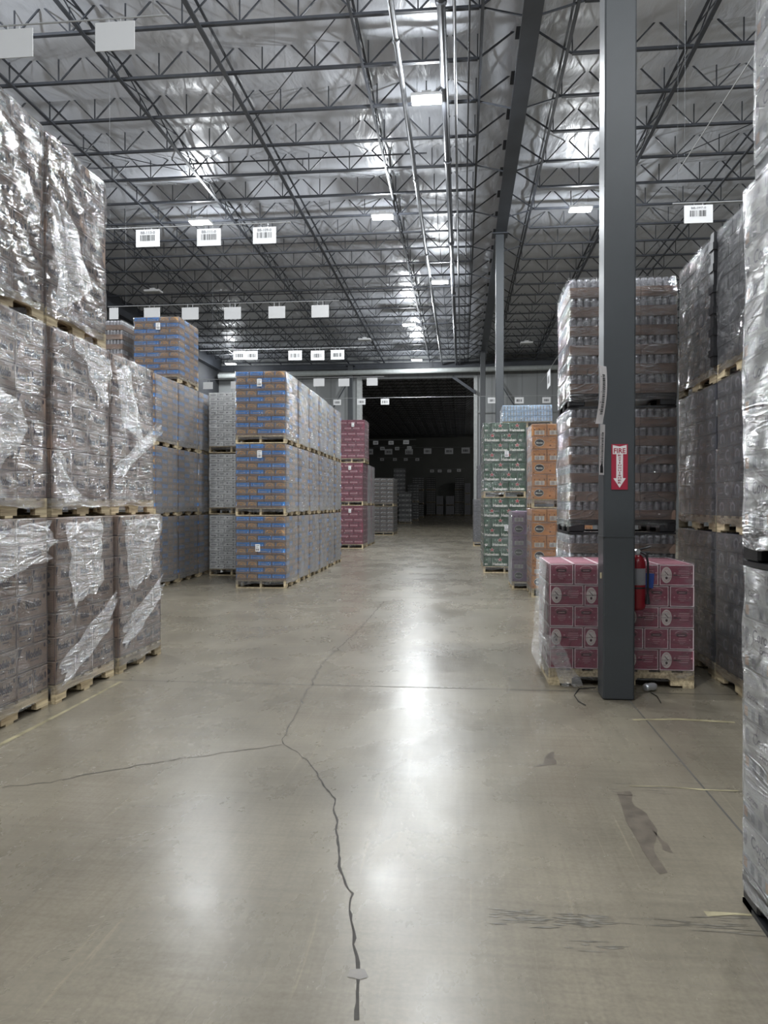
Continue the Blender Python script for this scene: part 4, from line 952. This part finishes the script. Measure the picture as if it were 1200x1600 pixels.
# small beige tag, crumpled can, thin wire on the floor
b = MB(); b.box(0, .012, -.003, 0, 0, .045, mat('beige_sticker', (.55, .47, .30), .6)); tag(b.build('sticker', None, (CX-CW/2-.016, CY+.05, 1.5-(905-787)/1200*5.84)), 'small beige sticker on the left side of the near column', 'sticker')
b = MB(); b.lathe([(.018, 0), (.030, .006), (.033, .02), (.028, .045), (.032, .07), (.030, .10), (.022, .112)], (0, 0, 0), CAN, 14, 'x')
b.v = [(v[0]+.004*noise.noise(Vector(v)*60), v[1]+.005*noise.noise(Vector(v)*70+Vector((3, 0, 0))), v[2]+.005*noise.noise(Vector(v)*70)) for v in b.v]
cx_, cy_ = flr(1008, 1082); o = b.build('crushed_can', None, (cx_, cy_, .035), smooth=True); o.rotation_euler = (0, 0, .5); tag(o, 'crumpled silver can lying on the floor before the pink load', 'can')
b = MB(); P_ = [flr(*p) for p in ((932, 1076), (905, 1078), (898, 1088), (905, 1098), (916, 1104))]; b.path([(x, y, .006) for x, y in P_], .0035, BLACKP, 6); tag(b.build('loose_strap'), 'thin dark strap looped on the floor left of the column base', 'strap')
b = MB(); P_ = [flr(*p) for p in ((1018, 1084), (1028, 1090), (1034, 1100))]; b.path([(x, y, .006) for x, y in P_], .0035, BLACKP, 6); tag(b.build('loose_strap'), 'short dark strap on the floor right of the column base', 'strap')

# ------------------------------------------------------------------ HANGING PLACARDS
ROD = mat('pale_rod', (.5, .51, .52), .4, metal=.5, var=0)
ROWS = [ # name, zc, y-centre, list of (px0, px1, blank/text), rod px0, px1
 ('first', 8.26, [(-5, 55, 74.5, None), (152, 213, 63.5, None)], -20, 265),
 ('second', 13.62, [(214, 251, 374.5, 'BB-113-0'), (309, 346, 373, 'BB-111-0'), (396, 432, 370, 'BB-109-0')], 150, 455),
 ('third', 19.4, [(172, 186, 491, None), (226, 251, 491, None), (285, 311, 491, None), (351, 377, 490.5, None), (420, 446, 489, None), (487, 514, 487.5, None)], 170, 530),
 ('fourth', 24.6, [(365, 384, 556, 'BB'), (384, 403, 556, 'BB'), (451, 472, 556, 'BB'), (486, 507, 556, 'BB'), (517, 538, 555, 'BB')], 313, 572),
 ('fifth', 30.2, [(318, 333, 603, None), (361, 377, 602, None), (490, 507, 598, None), (529, 546, 598, None), (573, 590, 597, None)], 310, 600),
 ('sixth', 36.5, [(521, 533, 629, 'B'), (558, 571, 628, 'B'), (595, 608, 628, 'B'), (762, 775, 626, 'B'), (804, 818, 626, 'B'), (847, 860, 625.5, 'B')], 500, 870),
 ('seventh', 69.5, [(571, 583, 706, 'B'), (601, 613, 706, 'B'), (633, 645, 706, 'B'), (662, 674, 705, 'B'), (695, 708, 705, 'B'), (721, 734, 704, 'B')], 560, 738),
 ('eighth', 60.0, [(583, 591, 692, 'B'), (607, 615, 692, 'B'), (630, 639, 691, 'B')], 575, 650),
 ('ninth', 66.0, [(594, 601, 701, 'B'), (617, 624, 701, 'B'), (636, 643, 700, 'B')], 585, 650),
 ('tenth', 82.0, [(594, 600, 718, 'B'), (614, 620, 718, 'B'), (631, 637, 718, 'B'), (649, 655, 718, 'B')], 590, 660),
 ('eleventh', 95.0, [(672, 678, 736, 'B'), (684, 690, 736, 'B'), (699, 705, 736, 'B'), (714, 720, 735, 'B')], 668, 726),
]
PLAC = mat('placard_white', (.72, .72, .72), .5, var=0); PLB = mat('placard_back', (.56, .56, .56), .5, var=0)
PL_ = []
ordn = ['first', 'second', 'third', 'fourth', 'fifth', 'sixth']
for (rn, zc, items, r0, r1) in ROWS:
    zrs = []
    for k, (p0, p1, yc, tx) in enumerate(items):
        X0, Y0, _ = at(p0, zc); X1, Y1, _ = at(p1, zc); Yr = Yof(zc, at((items[0][0]+items[-1][1])/2, zc)[0])
        # all placards of a row hang in one plane across the aisle
        def onrow(p):
            r = (p-600)/1200; return Yr*(r*CT-ST)/(r*ST+CT)
        X0, X1 = onrow(p0), onrow(p1); wd = X1-X0; ht = wd*.70 if p1-p0 > 14 or tx else .30
        if rn == 'third' and k == 0: ht = .29
        zloc = -ST*X0+CT*Yr; zc_ = CAM_H+(787-yc)/1200*zloc; z0 = zc_-ht/2; zrs.append((X0+wd/2, z0+ht))
        b = MB(); b.box(0, wd, -.004, .004, 0, ht, PLAC if tx else PLB)
        if tx:
            F_ = Face(b, (0, -.0045, 0), (1, 0, 0), (0, 0, 1), wd, ht)
            if len(tx) > 3: F_.text(tx, .20, .74, .80, .90, GRY, 2)
            F_.bars(.18, .34 if len(tx) > 3 else .28, .82, .68, INK, 14 if len(tx) > 3 else 8, seed=k+3)
        lab = '%s placard, %s from the left in the %s hanging row%s' % ('barcode' if tx else 'blank white', ordn[k], rn, ' of the unlit bay' if zc > 50 else ' from the camera')
        if len(tx or '') > 3: lab = 'white barcode placard reading %s, hanging in a row of three' % tx
        o = b.build('hanging_placard', None, (X0, Yr, z0)); PL_.append((o, wd, ht, z0)) if k else PL_.__setitem__(slice(None), [(o, wd, ht, z0)]); tag(o, lab, 'sign', 'placards of the %s hanging row' % rn)
    zr = max(z for _, z in zrs)+.035
    for o, wd, ht, z0 in PL_:
        c_ = MB()
        for q in (.35, .65): c_.bar((wd*q, 0, ht-.01), (wd*q, 0, zr-z0), .004, ROD)
        c_.build('clip', o)
    b = MB(); xa, xb = onrow(r0), onrow(r1); b.bar((xa, Yr, zr), (xb, Yr, zr), .009 if zc < 50 else .012, ROD, 6)
    o = b.build('hanging_rod'); tag(o, 'thin pale rod carrying the %s row of hanging placards' % rn, 'rod', 'placard rods')
    for q in (.08, .92):
        c_ = MB(); xx = xa+(xb-xa)*q; c_.bar((xx, Yr, zr), (xx, Yr, ZC+.50), .0018, STEEL); c_.build('support_wire', o)
# right hand placard with its rod
zc = 11.7; X0, Y0, _ = at(1067, zc); X1 = X0+.42; z0 = CAM_H+(787-351)/1200*zc
b = MB(); b.box(0, .42, -.004, .004, 0, .27, PLAC); F_ = Face(b, (0, -.0045, 0), (1, 0, 0), (0, 0, 1), .42, .27); F_.text('BB-097-0', .24, .78, .76, .90, GRY, 2); F_.bars(.20, .36, .80, .70, INK, 14, seed=9)
o = b.build('hanging_placard', None, (X0, Y0, z0)); tag(o, 'white barcode placard reading BB-097-0, high right of the near column', 'sign')
c_ = MB()
for q_ in (.35, .65): c_.bar((.42*q_, 0, .26), (.42*q_, 0, .31), .004, ROD)
c_.build('clip', o)
b = MB(); b.bar((X0-.17, Y0, z0+.305), (X0+2.2, Y0, z0+.305), .01, ROD, 6); o = b.build('hanging_rod'); tag(o, 'thin pale rod carrying the single placard at the upper right', 'rod', 'placard rods')
for xx in (X0-.1, X0+2.0): c_ = MB(); c_.bar((xx, Y0, z0+.3), (xx, Y0, ZC+.50), .0018, STEEL); c_.build('support_wire', o)
# rods that run along the aisle on the right, with side-on placard
b = MB(); b.bar((3.1, 7.6, 6.3), (3.1, 11.5, 6.3), .008, ROD, 6); o = b.build('hanging_rod'); tag(o, 'slanting-looking pale rod running along the aisle at the upper right', 'rod', 'placard rods')
for yy in (8, 11.2): c_ = MB(); c_.bar((3.1, yy, 6.3), (3.1, yy, ZC+.50), .0018, STEEL); c_.build('support_wire', o)
b = MB(); b.bar((3.1, 25.5, 6.3), (3.1, 31, 6.3), .01, ROD, 6); o = b.build('hanging_rod'); tag(o, 'pale rod running along the aisle left of the silver cans', 'rod', 'placard rods')
for yy in (26, 30.5): c_ = MB(); c_.bar((3.1, yy, 6.3), (3.1, yy, ZC+.50), .0018, STEEL); c_.build('support_wire', o)
b = MB(); b.box(-.006, .006, 0, .9, 0, .6, PLAC); F_ = Face(b, (-.007, .9, 0), (0, -1, 0), (0, 0, 1), .9, .6); F_.bars(.2, .25, .8, .7, INK, 8, seed=2)
o = b.build('hanging_placard', None, (3.1, 27.7, 5.68)); tag(o, 'placard seen nearly edge-on left of the silver can stack', 'sign')
c_ = MB(); c_.bar((0, .3, .59), (0, .3, .63), .004, ROD); c_.bar((0, .6, .59), (0, .6, .63), .004, ROD); c_.build('clip', o)
